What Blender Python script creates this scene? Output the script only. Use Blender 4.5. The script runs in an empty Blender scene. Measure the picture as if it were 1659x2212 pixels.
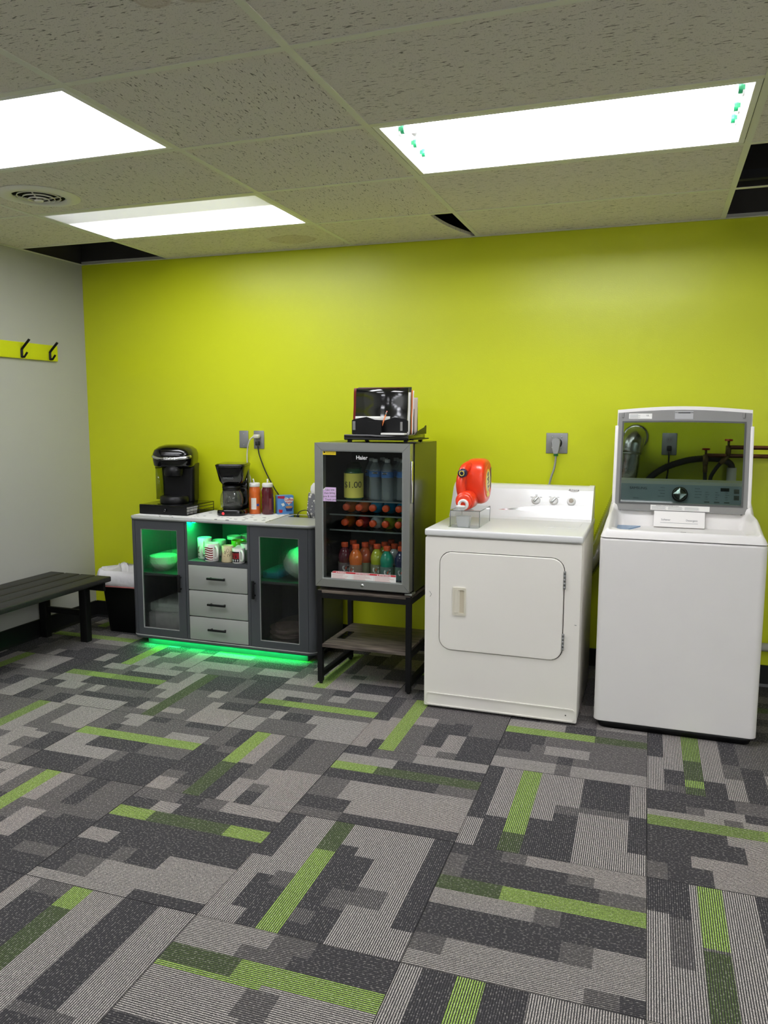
import bpy, bmesh, math, random
from mathutils import Vector, Matrix
random.seed(7)
PI = math.pi
sc = bpy.context.scene
COL = sc.collection

# ------------------------------------------------------------------ camera
W_PX = 1659.0
F_PX = 1689.87
YAW, PITCH, ROLL = 0.3349, -0.1255, 0.0027
CAM_Z = 1.4231
cy, sy, cp, sp = math.cos(YAW), math.sin(YAW), math.cos(PITCH), math.sin(PITCH)
fwd = Vector((-sy * cp, cy * cp, sp)); rgt = Vector((cy, sy, 0)); upv = rgt.cross(fwd)
r2 = math.cos(ROLL) * rgt + math.sin(ROLL) * upv
u2 = -math.sin(ROLL) * rgt + math.cos(ROLL) * upv
cam_data = bpy.data.cameras.new('camera')
cam_data.sensor_fit = 'HORIZONTAL'; cam_data.sensor_width = 36.0
cam_data.lens = F_PX / W_PX * 36.0
cam_data.clip_start = 0.05
cam = bpy.data.objects.new('camera', cam_data); COL.objects.link(cam)
M3 = Matrix((r2, u2, -fwd)).transposed()
cam.matrix_world = Matrix.Translation((0, 0, CAM_Z)) @ M3.to_4x4()
sc.camera = cam

# ------------------------------------------------------------------ world, exposure
wd = bpy.data.worlds.new('world'); sc.world = wd; wd.use_nodes = True
wd.node_tree.nodes['Background'].inputs[0].default_value = (0.02, 0.02, 0.02, 1)
wd.node_tree.nodes['Background'].inputs[1].default_value = 0.3
sc.view_settings.view_transform = 'Standard'
sc.view_settings.look = 'None'
sc.view_settings.exposure = 0.62
sc.view_settings.gamma = 1.0
sc.view_settings.use_curve_mapping = False
sc.cycles.transparent_max_bounces = 20
sc.cycles.max_bounces = 8
sc.cycles.diffuse_bounces = 4
sc.cycles.glossy_bounces = 3
sc.cycles.transmission_bounces = 6
sc.cycles.adaptive_threshold = 0.03
sc.cycles.sample_clamp_indirect = 6.0
PANEL_E, TUBE_E = 10.5, 36.0      # what the lit lenses and tubes give off
LED_E = 150.0

# ------------------------------------------------------------------ materials
def lin(c):
    if isinstance(c, str):
        c = tuple(int(c[i:i + 2], 16) for i in (0, 2, 4))
    return tuple(((x / 255) / 12.92 if x / 255 <= 0.04045 else ((x / 255 + 0.055) / 1.055) ** 2.4) for x in c[:3])
MATS = {}
def nn(nt, t, **kw):
    n = nt.nodes.new(t)
    for k, v in kw.items():
        if hasattr(n, k): setattr(n, k, v)
        else: n.inputs[k.replace('_', ' ')].default_value = v
    return n
def base_mat(name):
    m = bpy.data.materials.new(name); m.use_nodes = True
    nt = m.node_tree; b = nt.nodes['Principled BSDF']
    MATS[name] = m
    return m, nt, b
def mat(name, col, rough=0.5, metal=0.0, var=0.06, vscale=9.0, bump=0.0, bscale=120.0, coat=0.0, spec=0.5, emit=None, estr=0.0, sub=0.0):
    if name in MATS: return MATS[name]
    m, nt, b = base_mat(name)
    c = lin(col)
    tc = nn(nt, 'ShaderNodeTexCoord')
    no = nn(nt, 'ShaderNodeTexNoise'); no.inputs['Scale'].default_value = vscale; no.inputs['Detail'].default_value = 2
    nt.links.new(tc.outputs['Object'], no.inputs['Vector'])
    mx = nn(nt, 'ShaderNodeMix', data_type='RGBA')
    mx.inputs[6].default_value = tuple(x * (1 - var) for x in c) + (1,)
    mx.inputs[7].default_value = tuple(min(1, x * (1 + var)) for x in c) + (1,)
    nt.links.new(no.outputs['Fac'], mx.inputs[0]); nt.links.new(mx.outputs[2], b.inputs['Base Color'])
    b.inputs['Roughness'].default_value = rough; b.inputs['Metallic'].default_value = metal
    b.inputs['Coat Weight'].default_value = coat; b.inputs['Coat Roughness'].default_value = 0.08
    b.inputs['Specular IOR Level'].default_value = spec
    if bump:
        n2 = nn(nt, 'ShaderNodeTexNoise'); n2.inputs['Scale'].default_value = bscale; n2.inputs['Detail'].default_value = 3
        nt.links.new(tc.outputs['Object'], n2.inputs['Vector'])
        bp = nn(nt, 'ShaderNodeBump'); bp.inputs['Strength'].default_value = bump; bp.inputs['Distance'].default_value = 0.01
        nt.links.new(n2.outputs['Fac'], bp.inputs['Height']); nt.links.new(bp.outputs['Normal'], b.inputs['Normal'])
    if emit is not None:
        b.inputs['Emission Color'].default_value = lin(emit) + (1,); b.inputs['Emission Strength'].default_value = estr
    return m
def emis(name, col, strength, body='ffffff'):
    return mat(name, body, 0.4, emit=col, estr=strength)
def clear(name, tint, ior=1.5, rough=0.02, gloss=1.0, haze=0.0, hazecol='ffffff'):
    """a see-through sheet: tinted transmission, Fresnel reflection, a little haze"""
    if name in MATS: return MATS[name]
    m, nt, b = base_mat(name)
    nt.nodes.remove(b); out = nt.nodes['Material Output']
    tr = nn(nt, 'ShaderNodeBsdfTransparent'); tr.inputs[0].default_value = lin(tint) + (1,)
    gl = nn(nt, 'ShaderNodeBsdfGlossy'); gl.inputs['Roughness'].default_value = rough
    gl.inputs['Color'].default_value = (gloss, gloss, gloss, 1)
    fr = nn(nt, 'ShaderNodeFresnel'); fr.inputs['IOR'].default_value = ior
    mx = nn(nt, 'ShaderNodeMixShader')
    last = tr.outputs[0]
    if haze > 0:
        df = nn(nt, 'ShaderNodeBsdfDiffuse'); df.inputs['Color'].default_value = lin(hazecol) + (1,)
        mh = nn(nt, 'ShaderNodeMixShader'); mh.inputs[0].default_value = haze
        nt.links.new(tr.outputs[0], mh.inputs[1]); nt.links.new(df.outputs[0], mh.inputs[2]); last = mh.outputs[0]
    ge = nn(nt, 'ShaderNodeNewGeometry')      # the sheet's far side adds no second mirror image
    fac = math_n(nt, 'MULTIPLY', fr.outputs[0], math_n(nt, 'SUBTRACT', 1.0, ge.outputs['Backfacing']))
    nt.links.new(fac, mx.inputs[0]); nt.links.new(last, mx.inputs[1]); nt.links.new(gl.outputs[0], mx.inputs[2])
    nt.links.new(mx.outputs[0], out.inputs[0])
    return m
def math_n(nt, op, a, b=None, clampv=False):
    n = nn(nt, 'ShaderNodeMath', operation=op); n.use_clamp = clampv
    for i, x in enumerate((a, b)):
        if x is None: continue
        if isinstance(x, (int, float)): n.inputs[i].default_value = x
        else: nt.links.new(x, n.inputs[i])
    return n.outputs[0]
def mixc(nt, fac, a, b):
    n = nn(nt, 'ShaderNodeMix', data_type='RGBA')
    for i, x in ((0, fac), (6, a), (7, b)):
        if isinstance(x, (int, float)): n.inputs[i].default_value = x
        elif isinstance(x, tuple): n.inputs[i].default_value = x + (1,) if len(x) == 3 else x
        else: nt.links.new(x, n.inputs[i])
    return n.outputs[2]

def wall_paint(name, col, rough, bump):
    m, nt, b = base_mat(name)
    tc = nn(nt, 'ShaderNodeTexCoord')
    n1 = nn(nt, 'ShaderNodeTexNoise'); n1.inputs['Scale'].default_value = 1.3; n1.inputs['Detail'].default_value = 3
    n2 = nn(nt, 'ShaderNodeTexNoise'); n2.inputs['Scale'].default_value = 160; n2.inputs['Detail'].default_value = 2
    n3 = nn(nt, 'ShaderNodeTexNoise'); n3.inputs['Scale'].default_value = 7; n3.inputs['Detail'].default_value = 2
    for n in (n1, n2, n3): nt.links.new(tc.outputs['Object'], n.inputs['Vector'])
    c = lin(col)
    nt.links.new(mixc(nt, n1.outputs['Fac'], tuple(x * .95 for x in c), tuple(x * 1.05 for x in c)), b.inputs['Base Color'])
    b.inputs['Roughness'].default_value = rough
    h = math_n(nt, 'ADD', math_n(nt, 'MULTIPLY', n2.outputs['Fac'], 0.25), math_n(nt, 'MULTIPLY', n3.outputs['Fac'], 1.0))
    bp = nn(nt, 'ShaderNodeBump'); bp.inputs['Strength'].default_value = bump; bp.inputs['Distance'].default_value = 0.004
    nt.links.new(h, bp.inputs['Height']); nt.links.new(bp.outputs['Normal'], b.inputs['Normal'])
    return m
LIME = wall_paint('lime_wall_paint', (203, 212, 26), 0.36, 0.35)
GREY = wall_paint('grey_wall_paint', (178, 178, 172), 0.45, 0.3)

def carpet_mat():
    m, nt, b = base_mat('loop_pile_carpet')
    at = nn(nt, 'ShaderNodeAttribute'); at.attribute_name = 'shade'
    uv = nn(nt, 'ShaderNodeUVMap'); uv.uv_map = 'pile'
    sx = nn(nt, 'ShaderNodeSeparateXYZ'); nt.links.new(uv.outputs[0], sx.inputs[0])
    tc = nn(nt, 'ShaderNodeTexCoord')
    nz = nn(nt, 'ShaderNodeTexNoise'); nz.inputs['Scale'].default_value = 420; nz.inputs['Detail'].default_value = 2
    nt.links.new(tc.outputs['Object'], nz.inputs['Vector'])
    mp = nn(nt, 'ShaderNodeMapping'); mp.inputs['Scale'].default_value = (160, 60, 1)
    nt.links.new(uv.outputs[0], mp.inputs['Vector'])
    nl = nn(nt, 'ShaderNodeTexNoise'); nl.inputs['Scale'].default_value = 1.0; nl.inputs['Detail'].default_value = 2
    nt.links.new(mp.outputs[0], nl.inputs['Vector'])
    u = math_n(nt, 'ADD', sx.outputs[0], math_n(nt, 'MULTIPLY', math_n(nt, 'SUBTRACT', nl.outputs['Fac'], .5), .0016))
    s = math_n(nt, 'SINE', math_n(nt, 'MULTIPLY', u, 2 * PI / 0.0064))
    line = math_n(nt, 'ADD', math_n(nt, 'MULTIPLY', s, 1.3), .62, True)
    sp_ = math_n(nt, 'ADD', math_n(nt, 'MULTIPLY', nz.outputs['Fac'], 2.4), -.62)
    fac = math_n(nt, 'MULTIPLY', line, sp_, True)
    dark = lin((52, 51, 53))
    col = mixc(nt, fac, dark, at.outputs['Color'])
    mp2 = nn(nt, 'ShaderNodeMapping'); mp2.inputs['Scale'].default_value = (156, 130, 1); mp2.inputs['Location'].default_value = (3.1, 7.7, 0)
    nt.links.new(uv.outputs[0], mp2.inputs['Vector'])
    nf = nn(nt, 'ShaderNodeTexNoise'); nf.inputs['Scale'].default_value = 1.0; nf.inputs['Detail'].default_value = 1
    nt.links.new(mp2.outputs[0], nf.inputs['Vector'])
    fleck = math_n(nt, 'MULTIPLY', line, math_n(nt, 'MULTIPLY', math_n(nt, 'SUBTRACT', nf.outputs['Fac'], .54), 9.0, True))
    col = mixc(nt, math_n(nt, 'MULTIPLY', fleck, .42), col, mixc(nt, .5, at.outputs['Color'], lin((226, 219, 210))))   # loose pale loops
    nt.links.new(col, b.inputs['Base Color'])
    b.inputs['Roughness'].default_value = 0.95; b.inputs['Specular IOR Level'].default_value = 0.1
    return m
CARPET = carpet_mat()

STAINS = [(-1.05, 1.72, .055), (-1.18, 1.70, .04), (-1.15, 4.13, .0), (-2.0, 4.16, .13)]
def ceil_mat(name, along_x):
    m, nt, b = base_mat(name)
    tc = nn(nt, 'ShaderNodeTexCoord')
    mp = nn(nt, 'ShaderNodeMapping'); mp.inputs['Scale'].default_value = (42, 210, 1) if along_x else (210, 42, 1)
    if not along_x: mp.inputs['Rotation'].default_value = (0, 0, 0.25)
    nt.links.new(tc.outputs['Object'], mp.inputs['Vector'])
    n1 = nn(nt, 'ShaderNodeTexNoise'); n1.inputs['Scale'].default_value = 1; n1.inputs['Detail'].default_value = 1.5; n1.inputs['Distortion'].default_value = .6
    nt.links.new(mp.outputs[0], n1.inputs['Vector'])
    n2 = nn(nt, 'ShaderNodeTexNoise'); n2.inputs['Scale'].default_value = 260; n2.inputs['Detail'].default_value = 1
    nt.links.new(tc.outputs['Object'], n2.inputs['Vector'])
    f1 = math_n(nt, 'MULTIPLY', math_n(nt, 'SUBTRACT', n1.outputs['Fac'], .638), 24.0, True)
    f2 = math_n(nt, 'MULTIPLY', math_n(nt, 'SUBTRACT', n2.outputs['Fac'], .63), 14.0, True)
    f = math_n(nt, 'MAXIMUM', f1, math_n(nt, 'MULTIPLY', f2, .45))
    base = lin((228, 222, 214)); pit = lin((84, 79, 70))
    col = mixc(nt, math_n(nt, 'MULTIPLY', f, .8), base, pit)
    sep = nn(nt, 'ShaderNodeSeparateXYZ'); nt.links.new(tc.outputs['Object'], sep.inputs[0])
    n3 = nn(nt, 'ShaderNodeTexNoise'); n3.inputs['Scale'].default_value = 14
    nt.links.new(tc.outputs['Object'], n3.inputs['Vector'])
    for (x, y, r) in STAINS:
        if r <= 0: continue
        dx = math_n(nt, 'SUBTRACT', sep.outputs[0], x); dy = math_n(nt, 'MULTIPLY', math_n(nt, 'SUBTRACT', sep.outputs[1], y), 1.3)
        d = math_n(nt, 'SQRT', math_n(nt, 'ADD', math_n(nt, 'MULTIPLY', dx, dx), math_n(nt, 'MULTIPLY', dy, dy)))
        d = math_n(nt, 'ADD', d, math_n(nt, 'MULTIPLY', math_n(nt, 'SUBTRACT', n3.outputs['Fac'], .5), .06))
        ring = math_n(nt, 'SUBTRACT', 1.0, math_n(nt, 'MULTIPLY', math_n(nt, 'ABSOLUTE', math_n(nt, 'SUBTRACT', d, r)), 1 / .012), True)
        fill = math_n(nt, 'MULTIPLY', math_n(nt, 'SUBTRACT', r, d), 60.0, True)
        k = math_n(nt, 'ADD', math_n(nt, 'MULTIPLY', ring, .35), math_n(nt, 'MULTIPLY', fill, .22), True)
        col = mixc(nt, k, col, lin((140, 98, 58)))
    nt.links.new(col, b.inputs['Base Color'])
    b.inputs['Roughness'].default_value = 0.95; b.inputs['Specular IOR Level'].default_value = .15
    return m
CEIL_X = ceil_mat('fissured_ceiling_tile', True)
CEIL_Y = ceil_mat('fissured_ceiling_tile_turned', False)

def wood_mat():
    m, nt, b = base_mat('grey_oak_board')
    tc = nn(nt, 'ShaderNodeTexCoord'); mp = nn(nt, 'ShaderNodeMapping'); mp.inputs['Scale'].default_value = (4, 40, 40)
    mp.inputs['Rotation'].default_value = (0, 0, .25)
    nt.links.new(tc.outputs['Object'], mp.inputs['Vector'])
    n = nn(nt, 'ShaderNodeTexNoise'); n.inputs['Scale'].default_value = 1.5; n.inputs['Detail'].default_value = 6
    nt.links.new(mp.outputs[0], n.inputs['Vector'])
    f = math_n(nt, 'MULTIPLY', math_n(nt, 'SUBTRACT', n.outputs['Fac'], .33), 2.6, True)
    nt.links.new(mixc(nt, f, lin((58, 50, 45)), lin((128, 116, 104))), b.inputs['Base Color'])
    b.inputs['Roughness'].default_value = .5
    return m
WOOD = wood_mat()
def mat_cloth():
    m, nt, b = base_mat('printed_drying_mat')
    tc = nn(nt, 'ShaderNodeTexCoord')
    v = nn(nt, 'ShaderNodeTexVoronoi'); v.inputs['Scale'].default_value = 24
    nt.links.new(tc.outputs['Object'], v.inputs['Vector'])
    f = math_n(nt, 'MULTIPLY', math_n(nt, 'SUBTRACT', .34, v.outputs['Distance']), 9.0, True)
    w = math_n(nt, 'GREATER_THAN', nn_sep(nt, v.outputs['Color']), .45)
    nt.links.new(mixc(nt, math_n(nt, 'MULTIPLY', f, w), lin((226, 226, 224)), lin((120, 122, 126))), b.inputs['Base Color'])
    b.inputs['Roughness'].default_value = .9
    return m
def nn_sep(nt, col):
    s = nn(nt, 'ShaderNodeSeparateColor'); nt.links.new(col, s.inputs[0]); return s.outputs[0]
CLOTH = mat_cloth()
def floral():
    m, nt, b = base_mat('grey_floral_card')
    tc = nn(nt, 'ShaderNodeTexCoord')
    v = nn(nt, 'ShaderNodeTexVoronoi'); v.inputs['Scale'].default_value = 55; v.distance = 'MANHATTAN'
    nt.links.new(tc.outputs['Object'], v.inputs['Vector'])
    f = math_n(nt, 'MULTIPLY', math_n(nt, 'SUBTRACT', .62, v.outputs['Distance']), 8.0, True)
    nt.links.new(mixc(nt, f, lin((120, 120, 124)), lin((238, 236, 230))), b.inputs['Base Color'])
    b.inputs['Roughness'].default_value = .5
    return m
FLORAL = floral()
def flag_mat():
    m, nt, b = base_mat('striped_flag_print')
    uv = nn(nt, 'ShaderNodeUVMap'); uv.uv_map = 'print'
    s = nn(nt, 'ShaderNodeSeparateXYZ'); nt.links.new(uv.outputs[0], s.inputs[0])
    wob = math_n(nt, 'MULTIPLY', math_n(nt, 'SINE', math_n(nt, 'MULTIPLY', s.outputs[0], 5.2)), .07)
    v = math_n(nt, 'FRACT', math_n(nt, 'MULTIPLY', math_n(nt, 'SUBTRACT', s.outputs[1], math_n(nt, 'ADD', wob, math_n(nt, 'MULTIPLY', s.outputs[0], .12))), 5.5))
    st = math_n(nt, 'GREATER_THAN', v, .5)
    col = mixc(nt, st, lin((238, 236, 228)), lin((120, 26, 32)))
    blue = math_n(nt, 'MULTIPLY', math_n(nt, 'LESS_THAN', math_n(nt, 'ADD', math_n(nt, 'MULTIPLY', s.outputs[0], .5), s.outputs[1]), .3), 1.0)
    col = mixc(nt, blue, col, lin((32, 36, 96)))
    nt.links.new(col, b.inputs['Base Color']); b.inputs['Roughness'].default_value = .2
    return m
FLAG = flag_mat()

BLACK = mat('black_plastic', (10, 10, 11), .4, spec=.35)
GLOSS = mat('glossy_black_plastic', (7, 7, 8), .14, coat=.3)
MATTE = mat('matte_black_paint', (11, 11, 12), .6, spec=.3)
BENCH = mat('dark_stained_wood', (38, 37, 35), .5, spec=.35, bump=.15, bscale=60)
BENCHLEG = mat('black_stained_wood', (13, 13, 12), .6, spec=.3)
WHITE = mat('white_enamel', (228, 228, 226), .3, coat=.15, var=.02)
WHITE2 = mat('bright_white_enamel', (236, 233, 229), .38, coat=.1, var=.015)
DRYW = mat('aged_white_enamel', (244, 240, 231), .35, coat=.1, var=.03, vscale=3)
IVORY = mat('ivory_plastic', (224, 218, 200), .4)
STEEL = mat('brushed_steel', (176, 178, 174), .38, metal=.85, var=.03)
CHROME = mat('polished_chrome', (214, 214, 214), .12, metal=1.0, var=.02)
FOIL = mat('crinkled_foil', (190, 190, 188), .25, metal=1.0, bump=.25, bscale=40)
PLATE = mat('grey_steel_plate', (140, 141, 140), .42, metal=.3, var=.03)
GREYPL = mat('grey_plastic', (128, 127, 124), .42, var=.02)
CABD = mat('dark_grey_laminate', (73, 75, 79), .42, var=.03)
CABL = mat('mid_grey_laminate', (158, 160, 154), .42, var=.03)
CABT = mat('light_grey_laminate', (172, 173, 170), .38, var=.03)
COPPER = mat('aged_copper', (110, 70, 52), .4, metal=.9, var=.25, vscale=40)
BRASS = mat('dull_brass', (120, 100, 66), .4, metal=.9, var=.15)
RED = mat('red_plastic', (176, 28, 22), .35)
RUBBER = mat('black_rubber', (26, 26, 27), .6)
PVC = mat('white_pvc', (212, 210, 204), .4)
PAPER = mat('white_paper', (232, 231, 226), .7, var=.02)
TEE = mat('white_grid_tee', (226, 226, 214), .45, var=.05)
VOID = mat('dark_plenum', (62, 59, 56), .9, var=.3, vscale=4)
INK = mat('black_ink', (20, 20, 22), .5)
INKW = mat('white_ink', (235, 235, 235), .4)
INKG = mat('grey_ink', (120, 120, 122), .5)
ORANGE = mat('orange_cap_plastic', (226, 84, 40), .35)
GREEN_END = mat('green_lamp_base', (20, 130, 80), .4)

# ------------------------------------------------------------------ mesh builder
def rrect(x0, x1, y0, y1, r, n=6, corners=(1, 1, 1, 1)):
    """rounded rectangle outline, counter-clockwise from the lower-left corner"""
    out = []
    for k, (cx, cy_, a0) in enumerate(((x0 + r, y0 + r, PI), (x1 - r, y0 + r, 1.5 * PI), (x1 - r, y1 - r, 0), (x0 + r, y1 - r, .5 * PI))):
        if corners[k] and r > 0:
            for i in range(n + 1):
                a = a0 + i / n * PI / 2
                out.append((cx + r * math.cos(a), cy_ + r * math.sin(a)))
        else:
            out.append(((x0, y0), (x1, y0), (x1, y1), (x0, y1))[k])
    return out
class MB:
    def __init__(s): s.v, s.f, s.m, s.s, s.uv = [], [], [], [], {}
    def add(s, vs, fs, mi=0, sm=False):
        o = len(s.v); s.v += [tuple(v) for v in vs]
        for f in fs: s.f.append(tuple(i + o for i in f)); s.m.append(mi); s.s.append(sm)
        return s
    def box(s, x0, x1, y0, y1, z0, z1, mi=0, bev=0.0, seg=2):
        if bev <= 0:
            vs = [(x, y, z) for z in (z0, z1) for y in (y0, y1) for x in (x0, x1)]
            return s.add(vs, [(0, 2, 3, 1), (4, 5, 7, 6), (0, 1, 5, 4), (2, 6, 7, 3), (0, 4, 6, 2), (1, 3, 7, 5)], mi)
        bm = bmesh.new(); bmesh.ops.create_cube(bm, size=1)
        for v in bm.verts: v.co = ((x0 + x1) / 2 + v.co.x * (x1 - x0), (y0 + y1) / 2 + v.co.y * (y1 - y0), (z0 + z1) / 2 + v.co.z * (z1 - z0))
        bmesh.ops.bevel(bm, geom=list(bm.edges), offset=bev, segments=seg, affect='EDGES', profile=.5, clamp_overlap=True)
        bm.verts.index_update()
        s.add([v.co[:] for v in bm.verts], [[v.index for v in f.verts] for f in bm.faces], mi, True); bm.free()
        return s
    def rings(s, rings, mi=0, sm=True, cap0=True, cap1=True, closed=False):
        n = len(rings[0]); vs = [p for r in rings for p in r]; fs = []
        k = len(rings)
        for i in range(k if closed else k - 1):
            a, b = i * n, ((i + 1) % k) * n
            for j in range(n): fs.append((a + j, a + (j + 1) % n, b + (j + 1) % n, b + j))
        s.add(vs, fs, mi, sm)
        if not closed:
            if cap0: s.add(rings[0], [tuple(range(n))[::-1]], mi, False)
            if cap1: s.add(rings[-1], [tuple(range(n))], mi, False)
        return s
    def lathe(s, c, prof, n=24, mi=0, axis='z', sm=True, cap0=True, cap1=True):
        rs = []
        for r, h in prof:
            ring = []
            for i in range(n):
                a = 2 * PI * i / n; p, q = r * math.cos(a), r * math.sin(a)
                ring.append({'z': (c[0] + p, c[1] + q, c[2] + h), 'y': (c[0] + q, c[1] + h, c[2] + p), 'x': (c[0] + h, c[1] + p, c[2] + q)}[axis])
            rs.append(ring)
        return s.rings(rs, mi, sm, cap0, cap1)
    def cyl(s, p0, p1, r0, r1=None, n=16, mi=0, sm=True):
        return s.tube([p0, p1], [r0, r0 if r1 is None else r1], n, mi, sm)
    def tube(s, pts, r, n=8, mi=0, sm=True, closed=False, flat=1.0):
        pts = [Vector(p) for p in pts]; k = len(pts)
        rr = r if isinstance(r, (list, tuple)) else [r] * k
        rs = []; nrm = None
        for i, p in enumerate(pts):
            if closed: t = (pts[(i + 1) % k] - pts[i - 1]).normalized()
            else: t = (pts[min(i + 1, k - 1)] - pts[max(i - 1, 0)]).normalized()
            if nrm is None:
                a = Vector((0, 0, 1)) if abs(t.z) < .9 else Vector((1, 0, 0))
                nrm = t.cross(a).normalized()
            nrm = (nrm - t * nrm.dot(t)).normalized(); bn = t.cross(nrm)
            rs.append([(p + rr[i] * (math.cos(2 * PI * j / n) * nrm + flat * math.sin(2 * PI * j / n) * bn))[:] for j in range(n)])
        return s.rings(rs, mi, sm, True, True, closed)
    def prism(s, poly, axis, a, b, mi=0, sm=False):
        def P(p, h): return {'x': (h, p[0], p[1]), 'y': (p[0], h, p[1]), 'z': (p[0], p[1], h)}[axis]
        n = len(poly)
        s.add([P(p, a) for p in poly] + [P(p, b) for p in poly],
              [tuple(range(n))[::-1], tuple(range(n, 2 * n))], mi, False)
        o = len(s.v) - 2 * n
        for j in range(n):
            s.f.append((o + j, o + (j + 1) % n, o + n + (j + 1) % n, o + n + j)); s.m.append(mi); s.s.append(sm)
        return s
    def frame(s, outer, inner, axis, a, b, mi=0):
        """a flat ring: outer and inner outlines with the same number of points"""
        def P(p, h): return {'x': (h, p[0], p[1]), 'y': (p[0], h, p[1]), 'z': (p[0], p[1], h)}[axis]
        n = len(outer)
        vs = [P(p, h) for h in (a, b) for o in (outer, inner) for p in o]; fs = []
        for j in range(n):
            k = (j + 1) % n
            fs += [(j, k, n + k, n + j), (2 * n + j, 3 * n + j, 3 * n + k, 2 * n + k), (j, 2 * n + j, 2 * n + k, k), (n + j, n + k, 3 * n + k, 3 * n + j)]
        return s.add(vs, fs, mi)
    def xf(s, fn): s.v = [tuple(fn(*v)) for v in s.v]; return s
    def build(s, name, mats, parent=None, local=False, fixn=True, label=None):
        me = bpy.data.meshes.new(name)
        me.from_pydata(s.v, [], s.f)
        for m in (mats if isinstance(mats, (list, tuple)) else [mats]): me.materials.append(m)
        me.polygons.foreach_set('material_index', s.m); me.polygons.foreach_set('use_smooth', s.s)
        bm = bmesh.new(); bm.from_mesh(me)
        bmesh.ops.remove_doubles(bm, verts=bm.verts, dist=1e-6)
        if fixn: bmesh.ops.recalc_face_normals(bm, faces=bm.faces)
        bm.to_mesh(me); bm.free()
        o = bpy.data.objects.new(name, me); COL.objects.link(o)
        place(o, parent, local)
        if label: o['label'] = label
        return o
def place(o, parent, local=False):
    """a mesh given in world coordinates goes under its thing; its origin stays with the thing"""
    if parent is None: return
    o.parent = parent
    if not local:
        root = parent
        M = Matrix.Identity(4)
        while root: M = Matrix.LocRotScale(root.location, root.rotation_euler, None) @ M; root = root.parent
        o.data.transform(M.inverted())
def tag(o, label=None, cat=None, group=None, kind=None):
    for k, v in (('label', label), ('category', cat), ('group', group), ('kind', kind)):
        if v: o[k] = v
    return o
def thing(name, label, cat, loc=(0, 0, 0), rz=0.0, group=None):
    o = bpy.data.objects.new(name, None); COL.objects.link(o)
    o.location = loc; o.rotation_euler = (0, 0, rz); o.empty_display_size = .05
    return tag(o, label, cat, group)
def copy_tree(o, parent=None):
    c = o.copy(); COL.objects.link(c); c.parent = parent
    for ch in list(o.children): copy_tree(ch, c)
    return c
def solo(mb, name, mats, label, cat, loc, group=None, **kw):
    """a thing of one mesh, its origin at loc"""
    o = mb.build(name, mats, **kw)
    o.data.transform(Matrix.Translation(-Vector(loc))); o.location = loc
    return tag(o, label, cat, group)
def text(s, size, org, right, up, m, parent, name='lettering', depth=.0004, align='CENTER', fn=None, local=False, sx=1.0, bold=0.0):
    cu = bpy.data.curves.new('t', 'FONT'); cu.body = s; cu.size = size; cu.align_x = align; cu.align_y = 'CENTER'
    cu.extrude = depth; cu.resolution_u = 3; cu.offset = bold
    t = bpy.data.objects.new('t', cu); COL.objects.link(t)
    dg = bpy.context.evaluated_depsgraph_get(); dg.update()
    me = bpy.data.meshes.new_from_object(t.evaluated_get(dg))
    bpy.data.objects.remove(t); bpy.data.curves.remove(cu)
    right, up, org = Vector(right).normalized(), Vector(up).normalized(), Vector(org); nr = right.cross(up)
    for v in me.vertices:
        if fn: v.co = fn(v.co.x * sx, v.co.y, v.co.z)
        else: v.co = org + right * v.co.x * sx + up * v.co.y + nr * v.co.z
    me.materials.clear(); me.materials.append(m); me.name = name
    o = bpy.data.objects.new(name, me); COL.objects.link(o); place(o, parent, local)
    return o
def on_cyl(c, r, a0, z0):
    """maps flat lettering onto an upright cylinder; a0 is the azimuth of its middle"""
    def f(x, y, z):
        a = a0 + x / r
        return Vector((c[0] + (r + z) * math.cos(a), c[1] + (r + z) * math.sin(a), z0 + y))
    return f
def wrap_poly(mb, polys, c, r, a0, z0, mi=0, dr=.0006):
    """flat polygons laid on an upright cylinder as thin prints"""
    for poly in polys:
        xs = [p[0] for p in poly]; n = len(poly)
        f = [(c[0] + (r + dr) * math.cos(a0 + x / r), c[1] + (r + dr) * math.sin(a0 + x / r), z0 + y) for x, y in poly]
        b = [(c[0] + (r - dr) * math.cos(a0 + x / r), c[1] + (r - dr) * math.sin(a0 + x / r), z0 + y) for x, y in poly]
        mb.add(f + b, [tuple(range(n)), tuple(range(2 * n - 1, n - 1, -1))] + [(j, n + j, n + (j + 1) % n, (j + 1) % n) for j in range(n)], mi)
    return mb
def band(c, r, a0, a1, z0, z1, n=16, dr=.0006, name='print', m=None, parent=None, local=False, uvname='print', label=None):
    """a curved printed patch with its own UV map"""
    mb = MB(); vs = []
    for i in range(n + 1):
        a = a0 + (a1 - a0) * i / n
        for z in (z0, z1): vs.append((c[0] + (r + dr) * math.cos(a), c[1] + (r + dr) * math.sin(a), z))
    mb.add(vs, [(2 * i, 2 * i + 2, 2 * i + 3, 2 * i + 1) for i in range(n)], 0, True)
    o = mb.build(name, m, None, fixn=False)
    uv = o.data.uv_layers.new(name=uvname)
    for p in o.data.polygons:
        for li in p.loop_indices:
            v = o.data.vertices[o.data.loops[li].vertex_index].co
            a = math.atan2(v.y - c[1], v.x - c[0])
            while a < min(a0, a1) - 1e-4: a += 2 * PI
            uv.data[li].uv = ((a - a0) / (a1 - a0), (v.z - z0) / (z1 - z0))
    place(o, parent, local)
    if label: o['label'] = label
    return o
def arc(c, r, a0, a1, n, plane='xz'):
    out = []
    for i in range(n + 1):
        a = a0 + (a1 - a0) * i / n; p, q = r * math.cos(a), r * math.sin(a)
        out.append({'xz': (c[0] + p, c[1], c[2] + q), 'xy': (c[0] + p, c[1] + q, c[2]), 'yz': (c[0], c[1] + p, c[2] + q)}[plane])
    return out
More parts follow.
